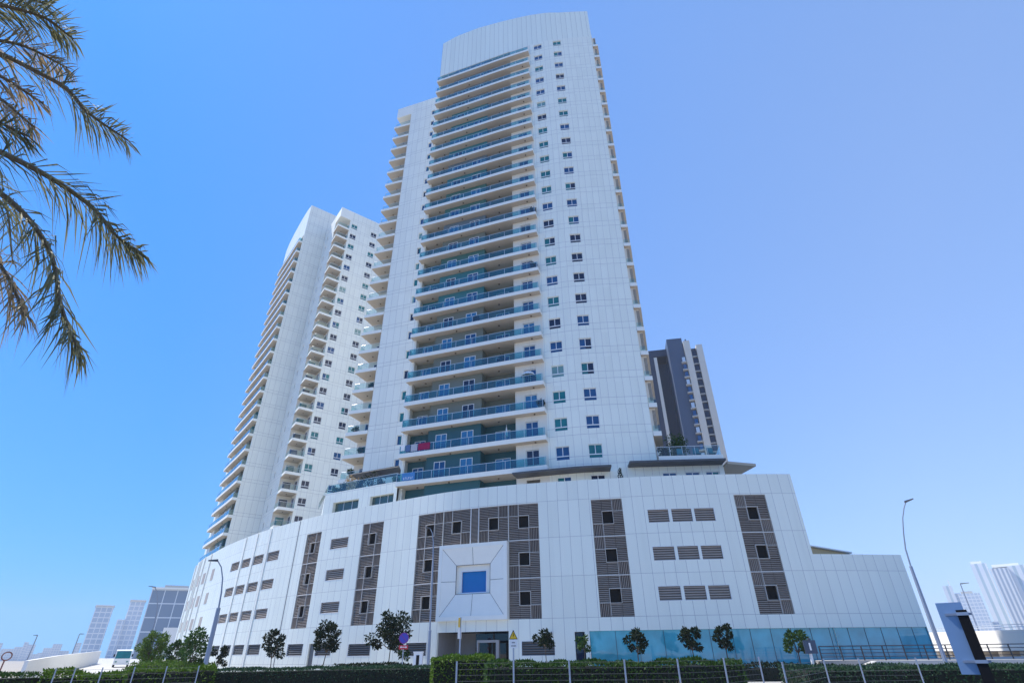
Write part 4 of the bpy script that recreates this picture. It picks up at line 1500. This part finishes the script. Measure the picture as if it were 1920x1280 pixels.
# ------------------------------------------------------------------ signs
sg = thing('warning_sign', 'yellow triangular lightning-bolt warning sign with white plate on a thin post', 'sign', (-.06, 15.93, 0))
m = MB()
m.tube([(-.06, 15.90, 0), (-.06, 15.90, 2.14)], .022, 8)
m.build('post', M['steel'], sg)
def tri(mb, cx, cy, zb_, w, h, y0, y1):
    a = [(cx - w / 2, zb_), (cx + w / 2, zb_), (cx, zb_ + h)]
    vs = [(x, y0, z) for x, z in a] + [(x, y1, z) for x, z in a]
    mb.add(vs, [(0, 1, 2), (5, 4, 3), (0, 3, 4, 1), (1, 4, 5, 2), (2, 5, 3, 0)])
m = MB()
tri(m, -.06, 0, 1.93, .235, .215, 15.870, 15.874)
p_ = m.build('triangle_border', M['signblk'], sg)
m = MB()
tri(m, -.06, 0, 1.945, .185, .165, 15.860, 15.866)
m.build('triangle_face', M['yellow'], p_)
m = MB()
bolt = [(-.052, 2.075), (-.075, 2.012), (-.061, 2.014), (-.072, 1.965), (-.040, 2.028), (-.055, 2.027), (-.043, 2.075)]
m.add([(x, 15.857, z) for x, z in bolt], [(0, 1, 2, 5, 6), (2, 3, 4, 5)])
m.build('bolt_symbol', M['signblk'], p_)
m = MB()
m.box(-.165, .045, 15.866, 15.874, 1.735, 1.925)
p_ = m.build('text_plate', M['signwhite'], sg)
m = MB()
r = random.Random(3)
for zr, n, x0 in ((1.86, 4, -.10), (1.785, 6, -.11)):
    for k in range(n):
        x = x0 + k * .021
        hh = r.uniform(.012, .022)
        m.box(x, x + .013, 15.862, 15.865, zr - hh, zr + hh * .4)
m.build('small_lettering', M['signblk'], p_)

sn = thing('street_sign', 'narrow sign seen nearly edge-on, rising behind the entrance bush', 'sign', (-2.76, 29.87, 0))
m = MB()
m.tube([(-2.76, 29.95, 0), (-2.76, 29.95, 3.22)], .035, 8)
m.build('post', M['steel'], sn)
m = MB()
m.ob((-2.80, 29.88, 2.98), (.035, .25, 0), (.012, -.002, 0), (0, 0, .21))
m.build('warning_plate', M['yellow'], sn)
m = MB()
m.ob((-2.79, 29.88, 2.50), (.06, .24, 0), (.010, -.003, 0), (0, 0, .23))
m.build('text_plate', M['signwhite'], sn)

rs = thing('no_parking_sign', 'round violet-blue no-parking sign with a red arrow plate before the largest dark tree', 'sign', (-8.2, 44.24, 0))
m = MB()
m.tube([(-8.2, 44.3, 0), (-8.2, 44.3, 3.0)], .035, 8)
m.build('post', M['steel'], rs)
m = MB()
m.disc((-8.21, 44.22, 2.68), .36, (.18, -1, 0), 32, 0, .012)
p_ = m.build('sign_disc', M['signblue'], rs)
m = MB()
n_s = Vector((.18, -1, 0)).normalized()
s_s = Vector((1, .18, 0)).normalized()
for k in range(32):
    a, b = 2 * math.pi * k / 32, 2 * math.pi * (k + 1) / 32
    def rp(t, rr):
        return Vector((-8.21, 44.22, 2.68)) + n_s * .012 + (s_s * math.cos(t) + Vector((0, 0, 1)) * math.sin(t)) * rr
    m.quad(rp(a, .36), rp(b, .36), rp(b, .31), rp(a, .31))
dg_ = (s_s + Vector((0, 0, -1))).normalized()
pd = (s_s + Vector((0, 0, 1))).normalized()
c0 = Vector((-8.21, 44.22, 2.68)) + n_s * .012
for q in (dg_,):
    m.quad(c0 + q * .31 + pd * .025, c0 + q * .31 - pd * .025, c0 - q * .31 - pd * .025, c0 - q * .31 + pd * .025)
m.build('red_ring_and_bar', plain('sign_violet_red', (.20, .02, .22), .4), p_)
m = MB()
m.ob((-8.19, 44.22, 2.10), tuple(s_s * .33), tuple(n_s * .006), (0, 0, .13))
p_ = m.build('arrow_plate', M['signred'], rs)
m = MB()
c0 = Vector((-8.19, 44.22, 2.11)) + n_s * .009
m.quad(c0 - s_s * .16 - Vector((0, 0, .022)), c0 + s_s * .16 - Vector((0, 0, .022)), c0 + s_s * .16 + Vector((0, 0, .022)), c0 - s_s * .16 + Vector((0, 0, .022)))
for sgn in (-1, 1):
    m.add([c0 + s_s * sgn * .26, c0 + s_s * sgn * .15 + Vector((0, 0, .07)), c0 + s_s * sgn * .15 - Vector((0, 0, .07))], [(0, 1, 2)])
m.build('double_arrow', M['signwhite'], p_)

ds = thing('direction_sign', 'square dark slate sign with a white arrow on a short white post at the right', 'sign', (18.25, 37.8, 0))
m = MB()
m.tube([(18.25, 37.9, 0), (18.25, 37.9, 1.45)], .09, 10)
m.build('post', M['signwhite'], ds)
m = MB()
m.ob((18.3, 37.80, 1.78), (.33, -.10, 0), (.03, .09, 0), (0, 0, .36))
p_ = m.build('sign_box', plain('slate_sign', (.05, .07, .11), .4), ds)
m = MB()
m.ob((18.26, 37.708, 1.80), (.045, -.0137, 0), (.001, .003, 0), (0, 0, .20))
m.build('white_arrow', M['signwhite'], p_)
m = MB()
m.tube([(18.36, 37.86, 2.14), (18.36, 37.86, 2.26)], .08, 8)
m.build('cap', M['darkgrey'], ds)

bs = thing('road_sign', 'back of a tall blue-grey road sign on a thick black post at the right', 'sign', (9.5, 12.7, 0))
A_, B_ = Vector((9.30, 13.01, 0)), Vector((9.66, 12.74, 0))
ax = (B_ - A_)
bd = Vector((ax.y, -ax.x, 0)).normalized()
mid = (A_ + B_) / 2 + ax * .5
m = MB()
Lx = ax * .98
cc = A_ + Lx * .5 + ax * .03
m.ob((cc.x, cc.y, 1.80), tuple(Lx * .52), tuple(bd * .012), (0, 0, .665))
pb = m.build('sign_panel', M['signback'], bs)
for z in (2.235, 1.365):
    m = MB()
    m.ob((cc.x + ax.x * .24 + bd.x * .035, cc.y + ax.y * .24 + bd.y * .035, z), tuple(ax * .52), tuple(bd * .02), (0, 0, .022))
    m.build('clamp_rail', M['lampgrey'], pb)
m = MB()
pc = cc + ax * .40 + bd * .12
m.ob((pc.x, pc.y, 1.155), tuple(ax.normalized() * .095), tuple(bd * .06), (0, 0, 1.155))
m.build('post', M['signblk'], bs)
for z in (2.235, 1.365):
    m = MB()
    m.ob((pc.x, pc.y, z), tuple(ax.normalized() * .105), tuple(bd * .07), (0, 0, .03))
    m.build('clamp_band', M['steel'], bs)

cb = thing('utility_cabinet', 'white utility cabinet with a dark slot beside the round sign', 'cabinet', (-7.05, 44.45, 0))
m = MB()
m.box(-7.42, -6.78, 44.3, 44.7, 0, 1.75)
m.box(-7.46, -6.74, 44.26, 44.74, 1.75, 1.82)
m.build('housing', M['signwhite'], cb)
m = MB()
m.box(-7.22, -7.0, 44.285, 44.299, .9, 1.6)
m.build('slot', M['black'], cb)

# ------------------------------------------------------------------ vehicles
bus = thing('minibus', 'white minibus with a wide windscreen on the sunlit road at the left', 'bus', (-62.06, 96.82, .44))
fx = Vector((.81, .52, 0)).normalized()           # bus right-left axis seen from the camera
fy = Vector((-.52, .81, 0)).normalized()          # rearwards
bc = Vector((-62.3, 96.6, .44))
def bp(x, y, z):
    q = bc + fx * x + fy * y
    return (q.x, q.y, .44 + z)
prof = [(0.0, .35), (-.05, 1.15), (.25, 2.25), (.55, 2.42), (6.6, 2.42), (6.75, 2.2), (6.75, .35)]
m = MB()
for sgn in (-1, 1):
    m.add([bp(sgn * 1.08, y, z) for y, z in prof], [tuple(range(len(prof)))])
for (a, b) in zip(prof, prof[1:] + prof[:1]):
    m.quad(bp(-1.08, *a), bp(1.08, *a), bp(1.08, *b), bp(-1.08, *b))
m.build('body', M['busbody'], bus)
m = MB()
m.quad(bp(-1.0, -.055, 1.18), bp(1.0, -.055, 1.18), bp(.95, .21, 2.2), bp(-.95, .21, 2.2))
m.build('windscreen', M['glasst'], bus)
m = MB()
for sgn in (-1, 1):
    m.quad(bp(sgn * 1.09, .7, 1.2), bp(sgn * 1.09, 6.3, 1.2), bp(sgn * 1.09, 6.3, 2.1), bp(sgn * 1.09, .7, 2.1))
m.build('side_window', M['glassd'], bus)
for sx in (-.95, .95):
    for y in (1.0, 5.3):
        m = MB()
        m.tube([bp(sx - .13, y, .36), bp(sx + .13, y, .36)], .36, 14)
        m.build('wheel', M['tyre'], bus)
    m = MB()
    m.ob(bp(sx * .8, -.05, .75), fx * .14, fy * .03, (0, 0, .09))
    m.build('headlight', M['glassg'], bus)
    m = MB()
    m.ob(bp(sx * 1.28, .05, 1.6), fx * .10, fy * .05, (0, 0, .18))
    m.build('mirror', M['signblk'], bus)

def car(label, x, y, z, group):
    t = thing('parked_car', label, 'car', (x, y, z), group)
    ax_ = Vector((y, -x, 0)).normalized()
    ay_ = Vector((x, y, 0)).normalized()
    def P(a, b, c):
        q = Vector((x, y, 0)) + ax_ * a + ay_ * b
        return (q.x, q.y, z + c)
    pr = [(0, .3), (0, .75), (1.0, .88), (1.6, 1.38), (3.2, 1.42), (4.1, .95), (4.3, .85), (4.3, .3)]
    m = MB()
    for s_ in (-.88, .88):
        m.add([P(s_, a, b) for a, b in pr], [tuple(range(len(pr)))])
    for a, b in zip(pr, pr[1:] + pr[:1]):
        m.quad(P(-.88, *a), P(.88, *a), P(.88, *b), P(-.88, *b))
    m.build('body', M['busbody'], t)
    m = MB()
    m.quad(P(-.74, .99, .90), P(.74, .99, .90), P(.66, 1.57, 1.37), P(-.66, 1.57, 1.37))
    m.build('windscreen', M['glassd'], t)
    for s_ in (-.8, .8):
        for b in (.8, 3.4):
            m = MB()
            m.tube([P(s_ - .1, b, .32), P(s_ + .1, b, .32)], .32, 12)
            m.build('wheel', M['tyre'], t)
    return t
car('small far white car on the sunlit road, nearer than the other', -118.7, 161.0, .98, 'cars on the left road')
car('tiny far white car beyond the nearer one on the left road', -146.8, 202.3, 1.45, 'cars on the left road')

rd = thing('red_steel_frame', 'small round red steel frame standing by the left ramp', 'sculpture', (-38.5, 46.0, 0))
m = MB()
m.tube([(-38.5 + math.cos(2 * math.pi * k / 20) * .26, 46.0 + math.cos(2 * math.pi * k / 20) * .14, 1.85 + math.sin(2 * math.pi * k / 20) * .27) for k in range(21)], .045, 6)
m.build('ring', M['rust'], rd)
m = MB()
m.tube([(-38.6, 46, 0), (-38.55, 46, 1.6)], .05, 6)
m.build('stand', M['rust'], rd)

# ------------------------------------------------------------------ things on balconies and terraces
def fz(n):
    return zb(n) + .5
def towel(label, u0, u1, n, drop, mat, off=.87):
    m = MB()
    z1 = fz(n) + .95
    k = 8
    vs, fs = [], []
    for i in range(k + 1):
        u = u0 + (u1 - u0) * i / k
        w = .02 * math.sin(i * 2.1)
        vs += [FM.p3(u, off + w, z1 - drop), FM.p3(u, off + w * .3, z1), FM.p3(u, .76 + w, z1), FM.p3(u, .76 + w, z1 - .3)]
    for i in range(k):
        a = 4 * i
        fs += [(a, a + 4, a + 5, a + 1), (a + 1, a + 5, a + 6, a + 2), (a + 2, a + 6, a + 7, a + 3)]
    m.add(vs, fs)
    tag(m.build('towel', M[mat]), label, 'towel', 'laundry on the low balcony')
towel('maroon towel hung over a low balcony railing of the central tower', 2.45, 3.95, 22, .80, 'maroon')
towel('grey towel just left of the maroon towel on the balcony', 1.55, 2.35, 22, .82, 'towelgrey')
towel('blue cloth between the grey towel and the white laundry on the balcony', .85, 1.45, 22, .80, 'towelblue')
towel('white laundry at the left end of the balcony with the maroon towel', .25, .75, 22, .62, 'signwhite')
bn = MB()
bn.strip(FM, .75, 2.35, fz(23) + .05, fz(23) + .9, .86, .875)
bno = bn.build('banner', plain('banner_blue', (.05, .22, .50), .7))
tag(bno, 'blue banner with blurred white lettering on the lowest balcony railing', 'banner')
bl_ = MB()
r = random.Random(8)
for k in range(6):
    u = .95 + k * .21
    bl_.strip(FM, u, u + .045, fz(23) + .18, fz(23) + .42, .876, .88)
    bl_.strip(FM, u + .05, u + .13, fz(23) + (.38 if k % 2 else .18), fz(23) + (.42 if k % 2 else .23), .876, .88)
bl_.build('lettering', M['signwhite'], bno)

def parasol(label, x, y, z, mat, openn):
    t = thing('parasol', label, 'parasol', (x, y, z), 'balcony parasols')
    m = MB()
    m.tube([(x, y, z), (x, y, z + 2.0)], .025, 6)
    m.tube([(x, y, z), (x, y, z + .08)], .22, 10)
    m.build('pole', M['pale'], t)
    m = MB()
    if openn:
        n = 10
        vs = [(x + math.cos(6.283 * k / n) * .9, y + math.sin(6.283 * k / n) * .9, z + 1.05) for k in range(n)] + [(x + math.cos(6.283 * k / n) * .6, y + math.sin(6.283 * k / n) * .6, z + 1.45) for k in range(n)] + [(x, y, z + 1.65)]
        fs = [(k, (k + 1) % n, n + (k + 1) % n, n + k) for k in range(n)] + [(n + k, n + (k + 1) % n, 2 * n) for k in range(n)]
        m.add(vs, fs)
    else:
        m.tube([(x, y, z + .6), (x, y, z + 1.1), (x, y, z + 1.75)], [.20, .14, .03], 8)
    m.build('canopy', mat, t)
q = FM.at(15.6, .2)
parasol('open white parasol on a mid-height balcony right of the teal recesses', q.x, q.y, fz(20), M['signwhite'], True)
q = FM.at(12.9, .2)
parasol('folded white parasol on a low balcony above the maroon towel level', q.x, q.y, fz(22), M['signwhite'], False)

def planter(label, x, y, z, h, w, mat, seed, group):
    r = random.Random(seed)
    t = thing('potted_plant', label, 'potted plant', (x, y, z), group)
    m = MB()
    m.tube([(x, y, z), (x, y, z + .35)], [.16, .22], 10)
    m.build('pot', M['pot'], t)
    m = MB()
    for k in range(11 if h > 2 else 7):
        clump(m, (x + r.uniform(-w, w) * .6, y + r.uniform(-w, w) * .6, z + .4 + (h - .4) * r.random()), w * .55, h * .25, 110 if h > 2 else 60, .22, r)
    m.build('foliage', mat, t)
gp_ = 'plants on the left terrace'
for i, (k, h, w, mt, lab) in enumerate(((.6, .9, .5, 'lfmid', 'leftmost small green potted plant on the left roof terrace'), (1.8, 1.3, .6, 'lfdark', 'dark bushy potted plant, second from the left on the roof terrace'),
                                      (3.0, 1.7, .8, 'palmdry', 'tall dry-looking shrub in a pot on the left roof terrace'), (4.3, 1.3, .6, 'lfdark', 'dark potted plant under the grey shade sail, left of the palm-like one'),
                                      (5.7, 1.6, .8, 'lfdark', 'large dark palm-like potted plant under the grey shade sail'), (7.4, .9, .4, 'lfdark', 'small potted plant under the right part of the shade sail'), (9.6, .8, .4, 'lfmid', 'small green potted plant at the right end of the roof terrace'))):
    q = LB.at(k + .2, -.9)
    planter(lab, q.x, q.y, 18.1, h, w, M[mt], 70 + i, gp_)
planter('big green bush on the right roof terrace before the dark tower', 17.4, 53.3, 18.35, 2.75, 1.15, M['lfmid'], 90, 'plants on the right terrace')
planter('small dark potted plant on the right roof terrace by the tower wall', 15.6, 53.0, 18.35, 1.6, .5, M['lfdark'], 91, 'plants on the right terrace')
for (nn, uu, oo, hh, lab) in ((21, 16.9, .35, 1.0, 'small dark plant at the right end of the balcony just above the maroon towel'), (15, 16.8, .35, 1.1, 'dark plant at the right end of the balcony seven floors above the maroon towel'),
                              (17, 8.9, .35, .9, 'low dark plant in the middle of the balcony five floors above the maroon towel'), (12, 16.9, .35, 1.2, 'dark plant at the right end of the balcony ten floors above the maroon towel'),
                              (19, 12.2, .3, 1.1, 'plant in the recessed right part of the balcony three floors above the maroon towel')):
    q = FM.at(uu, oo)
    planter(lab, q.x, q.y, fz(nn), hh, .4, M['lfdark'], 200 + nn, 'plants on the curved balconies')
for (nn, aa, bb, hh, lab) in ((22, 1.2, .5, 1.2, 'plant on the lowest corner balcony of the central tower seen above the shade canopy'), (21, 2.2, .5, 1.0, 'plant on the second lowest corner balcony of the central tower'),
                              (20, .8, .6, 1.1, 'plant on the third lowest corner balcony of the central tower'), (18, 2.4, .5, 1.0, 'plant on the fifth lowest corner balcony of the central tower')):
    q = PM.w(aa, bb)
    planter(lab, q[0], q[1], fz(nn), hh, .45, M['lfmid'], 230 + nn, 'plants on the corner balconies')
q = FM.at(24.4, .6)
t_ = thing('small_conifer', 'tiny dark conifer in a pot between the two dark awnings', 'potted plant', (q.x, q.y, 15.3))
m = MB()
m.tube([(q.x, q.y - .4, 15.3), (q.x, q.y - .4, 15.7)], [.15, .2], 8)
m.build('pot', M['pot'], t_)
m = MB()
r = random.Random(5)
for k in range(7):
    clump(m, (q.x, q.y - .4, 15.75 + k * .22), .42 * (1 - k / 8), .14, 40, .15, r)
m.build('foliage', M['lfdark'], t_)
for i, (x, y, lab) in enumerate(((17.0, 51.6, 'dark lounge chair on the right roof terrace, nearest the tower'), (18.6, 51.5, 'dark lounge chair on the right roof terrace, middle one'), (20.0, 51.4, 'dark lounge chair at the outer end of the right roof terrace'))):
    t_ = thing('terrace_chair', lab, 'chair', (x, y, 18.35), 'chairs on the right terrace')
    m = MB()
    m.box(x - .3, x + .3, y - .3, y + .3, 18.7, 18.8)
    m.build('seat', M['teal'], t_)
    m = MB()
    m.box(x - .3, x + .3, y + .25, y + .32, 18.8, 19.45)
    m.build('backrest', M['teal'], t_)
    for sx in (-.27, .27):
        for sy in (-.27, .27):
            m = MB()
            m.tube([(x + sx, y + sy, 18.35), (x + sx, y + sy, 18.7)], .02, 6)
            m.build('leg', M['darksteel'], t_)
ss = thing('shade_sail', 'dark grey shade canopy on thin poles over the left roof terrace', 'canopy', (-17, 62.5, 18.1))
m = MB()
m.hexa([(-20.1, 63.1, 20.55), (-13.4, 60.0, 20.6), (-13.6, 63.8, 20.6), (-19.2, 65.6, 20.55), (-20.1, 63.1, 20.6), (-13.4, 60.0, 20.65), (-13.6, 63.8, 20.65), (-19.2, 65.6, 20.6)])
m.build('cloth', M['fabric'], ss)
for a, b in (((-20.1, 63.1), (-19.2, 65.6)), ((-16.4, 61.4), (-15.9, 64.8)), ((-20.1, 63.1), (-13.4, 60.0))):
    m = MB()
    m.tube([(a[0], a[1], 20.5), (b[0], b[1], 20.5)], .05, 6)
    m.build('beam', M['darkgrey'], ss)
for a in ((-20.0, 63.1), (-16.6, 61.45)):
    m = MB()
    m.tube([(a[0], a[1], 18.1), (a[0], a[1], 20.5)], .05, 6)
    m.build('pole', M['darkgrey'], ss)

# ------------------------------------------------------------------ dark tower behind, to the right
dt = thing('dark_tower', 'charcoal and beige tower rising behind the right roof terrace', 'apartment tower', (72, 182, 0))
def pa(a, D):
    return Vector((D * math.sin(rad(a)), D * math.cos(rad(a))))
def slab(mb, a0, a1, D0, D1, z0, z1, dep=14, m=0):
    p, q = pa(a0, D0), pa(a1, D1)
    d = (q - p)
    n = Vector((-d.y, d.x)).normalized() * dep
    mb.hexa([(p.x, p.y, z0), (q.x, q.y, z0), (q.x + n.x, q.y + n.y, z0), (p.x + n.x, p.y + n.y, z0), (p.x, p.y, z1), (q.x, q.y, z1), (q.x + n.x, q.y + n.y, z1), (p.x + n.x, p.y + n.y, z1)], m)
m = MB()
slab(m, 18.9, 20.62, 191, 192.0, 0, 109.2, 16)
m.build('dark_pier', M['navy'], dt)
m = MB()
slab(m, 17.45, 18.92, 200, 200, 0, 103, 10)
slab(m, 16.3, 17.1, 195, 195, 0, 104.5, 12)
slab(m, 16.3, 19.0, 195, 196, 104.5, 107.5, 14)
m.build('recessed_wall', M['shadenavy'], dt)
m = MB()
slab(m, 17.1, 17.45, 194, 194, 0, 103.5, 8)
m.build('beige_fin', M['stone'], dt)
m = MB()
slab(m, 20.72, 21.42, 191, 191.4, 0, 107.2, 18)
slab(m, 22.05, 22.72, 192, 192.4, 0, 105.0, 18)
m.build('beige_pier', M['stone'], dt)
m = MB()
slab(m, 21.42, 22.05, 193.2, 193.5, 0, 104.3, 16)
m.build('window_bay', M['shadenavy'], dt)
for k in range(26):
    z = 103.3 - 3.2 * k
    m = MB()
    slab(m, 21.50, 21.98, 193.0, 193.3, z - 2.3, z - .4, .15)
    m.build('bay_window', M['glassd'], dt)
    m = MB()
    slab(m, 21.43, 22.04, 192.6, 192.9, z - 3.05, z - 2.6, .9)
    m.build('bay_slab', M['concrete'], dt)
m = MB()
slab(m, 20.55, 20.8, 193.5, 193.5, 0, 104, 14)
m.build('balcony_bay', M['shadenavy'], dt)
for k in range(24):
    z = 98.0 - 3.2 * k
    m = MB()
    slab(m, 20.12, 20.74, 190.2, 190.2, z - .5, z - .1, 2.2)
    m.build('balcony', M['concrete'], dt)
    m = MB()
    slab(m, 20.25, 20.6, 190.6, 190.6, z - .1, z + 1.9, .2)
    m.build('balcony_door', M['glassb'] if k % 3 else M['pale'], dt)
m = MB()
slab(m, 20.95, 21.1, 195, 195, 107, 110, 2)
slab(m, 21.1, 21.3, 196, 196, 104, 107.5, 4)
m.build('roof_stack', M['darkgrey'], dt)

# ------------------------------------------------------------------ skyline
def grid_mat(name, wall, glass, w, h, fw, fh, rough=.25):
    m, nt, b = new_mat(name)
    uv = N(nt, 'ShaderNodeUVMap')
    sp = N(nt, 'ShaderNodeSeparateXYZ')
    nt.links.new(uv.outputs[0], sp.inputs[0])
    fu = math_n(nt, 'FRACT', math_n(nt, 'DIVIDE', sp.outputs[0], w))
    fv = math_n(nt, 'FRACT', math_n(nt, 'DIVIDE', sp.outputs[1], h))
    ln = math_n(nt, 'MAXIMUM', math_n(nt, 'LESS_THAN', fu, fw), math_n(nt, 'LESS_THAN', fv, fh))
    mx = N(nt, 'ShaderNodeMix', data_type='RGBA')
    mx.inputs[6].default_value = tuple(glass) + (1,)
    mx.inputs[7].default_value = tuple(wall) + (1,)
    nt.links.new(ln, mx.inputs[0])
    nt.links.new(mx.outputs[2], b.inputs['Base Color'])
    b.inputs['Roughness'].default_value = rough
    return m
M['grid1'] = grid_mat('haze_pale_grid', (.76, .78, .80), (.44, .53, .63), 3.6, 3.6, .16, .22)  # glass paled in the base colour to stand for distance haze
M['grid2'] = grid_mat('haze_pale_tower_grid', (.78, .80, .82), (.52, .60, .69), 3.4, 3.4, .2, .25)  # paler again, more haze put into the colour
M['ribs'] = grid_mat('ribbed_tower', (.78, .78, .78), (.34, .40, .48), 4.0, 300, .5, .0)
M['ribs2'] = grid_mat('haze_pale_ribbed_tower', (.78, .80, .82), (.46, .57, .62), 7.0, 300, .6, .0)  # pale ribs carry distance haze in their colour
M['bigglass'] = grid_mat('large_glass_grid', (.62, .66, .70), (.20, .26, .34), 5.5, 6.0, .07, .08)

def block(mb, a0, a1, D, z0, z1, dep, tw=0.0, m=0):
    """box whose front faces roughly the street, with metre UVs"""
    p, q = pa(a0, D), pa(a1, D * (1 + tw))
    d = q - p
    n = Vector((-d.y, d.x)).normalized() * dep
    P = [p, q, q + n, p + n]
    L = [0, d.length, d.length + dep, 2 * d.length + dep, 2 * d.length + 2 * dep]
    for i in range(4):
        a, b = P[i], P[(i + 1) % 4]
        mb.quad((a.x, a.y, z0), (b.x, b.y, z0), (b.x, b.y, z1), (a.x, a.y, z1), m, [(L[i], z0), (L[i + 1], z0), (L[i + 1], z1), (L[i], z1)])
    mb.quad(*[(v.x, v.y, z1) for v in P], m, [(.1, .1)] * 4)

def far_tower(label, parts, group):
    a0, a1, D = parts[0][1], parts[0][2], parts[0][3]
    c = pa((a0 + a1) / 2, D)
    t = thing('far_tower', label, 'tower', (c.x, c.y, 0), group)
    for (nm, b0, b1, D_, z0, z1, dep, tw, mt) in parts:
        m = MB()
        block(m, b0, b1, D_, z0, z1, dep, tw)
        m.build(nm, M[mt], t)
    return t
GL, GR = 'towers on the left skyline', 'towers on the right skyline'
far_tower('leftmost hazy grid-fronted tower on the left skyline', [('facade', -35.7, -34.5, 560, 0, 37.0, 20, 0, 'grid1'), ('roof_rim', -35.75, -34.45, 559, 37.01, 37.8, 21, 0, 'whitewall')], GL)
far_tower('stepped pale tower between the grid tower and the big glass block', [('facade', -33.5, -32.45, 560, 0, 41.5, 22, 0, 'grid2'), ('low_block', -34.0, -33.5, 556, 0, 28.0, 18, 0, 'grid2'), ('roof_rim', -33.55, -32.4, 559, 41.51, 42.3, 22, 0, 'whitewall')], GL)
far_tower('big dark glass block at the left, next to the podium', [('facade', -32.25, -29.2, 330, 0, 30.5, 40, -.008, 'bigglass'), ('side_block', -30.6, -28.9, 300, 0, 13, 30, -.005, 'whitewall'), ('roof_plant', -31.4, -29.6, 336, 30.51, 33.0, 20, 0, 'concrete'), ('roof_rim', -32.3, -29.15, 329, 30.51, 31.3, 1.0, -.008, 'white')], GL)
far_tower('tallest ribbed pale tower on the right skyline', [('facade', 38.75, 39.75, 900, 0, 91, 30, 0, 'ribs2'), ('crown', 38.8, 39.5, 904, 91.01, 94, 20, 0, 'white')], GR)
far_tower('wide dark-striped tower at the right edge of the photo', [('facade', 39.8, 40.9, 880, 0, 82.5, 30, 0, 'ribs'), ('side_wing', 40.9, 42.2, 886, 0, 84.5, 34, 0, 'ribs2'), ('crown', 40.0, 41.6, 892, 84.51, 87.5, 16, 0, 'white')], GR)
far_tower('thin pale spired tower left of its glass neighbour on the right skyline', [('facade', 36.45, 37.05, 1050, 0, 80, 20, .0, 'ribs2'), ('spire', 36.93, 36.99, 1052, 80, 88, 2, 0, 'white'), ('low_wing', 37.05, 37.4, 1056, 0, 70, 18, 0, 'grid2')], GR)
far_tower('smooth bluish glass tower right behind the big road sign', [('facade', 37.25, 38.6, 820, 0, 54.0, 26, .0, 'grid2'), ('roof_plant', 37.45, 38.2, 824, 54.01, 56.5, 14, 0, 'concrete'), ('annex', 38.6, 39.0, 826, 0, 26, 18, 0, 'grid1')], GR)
m = MB()
r = random.Random(77)
for side, a0, a1 in ((0, -50, -35.2), (1, 33.0, 47)):
    a = a0
    while a < a1:
        w = r.uniform(.25, .9)
        block(m, a, a + w, r.uniform(1150, 1500), 0, r.uniform(9, 26), 40, 0)
        a += w * r.uniform(.8, 1.1)
tag(m.build('distant_city', M['grid2']), 'low hazy line of distant buildings along the horizon', 'distant city', kind='stuff')

# ------------------------------------------------------------------ haze
hz = MB()
hz.box(-1600, 1600, -60, 1700, -1.0, 125)
hm = bpy.data.materials.new('haze_air')
hm.use_nodes = True
hn = hm.node_tree
hn.nodes.clear()
ho = hn.nodes.new('ShaderNodeOutputMaterial')
pv = hn.nodes.new('ShaderNodeVolumePrincipled')
pv.inputs['Color'].default_value = (.86, .92, 1.0, 1)
pv.inputs['Density'].default_value = 0.0003
hn.links.new(pv.outputs[0], ho.inputs['Volume'])
HAZE = hz.build('haze', hm)
tag(HAZE, 'pale daylight haze over the whole scene', 'haze', kind='stuff')
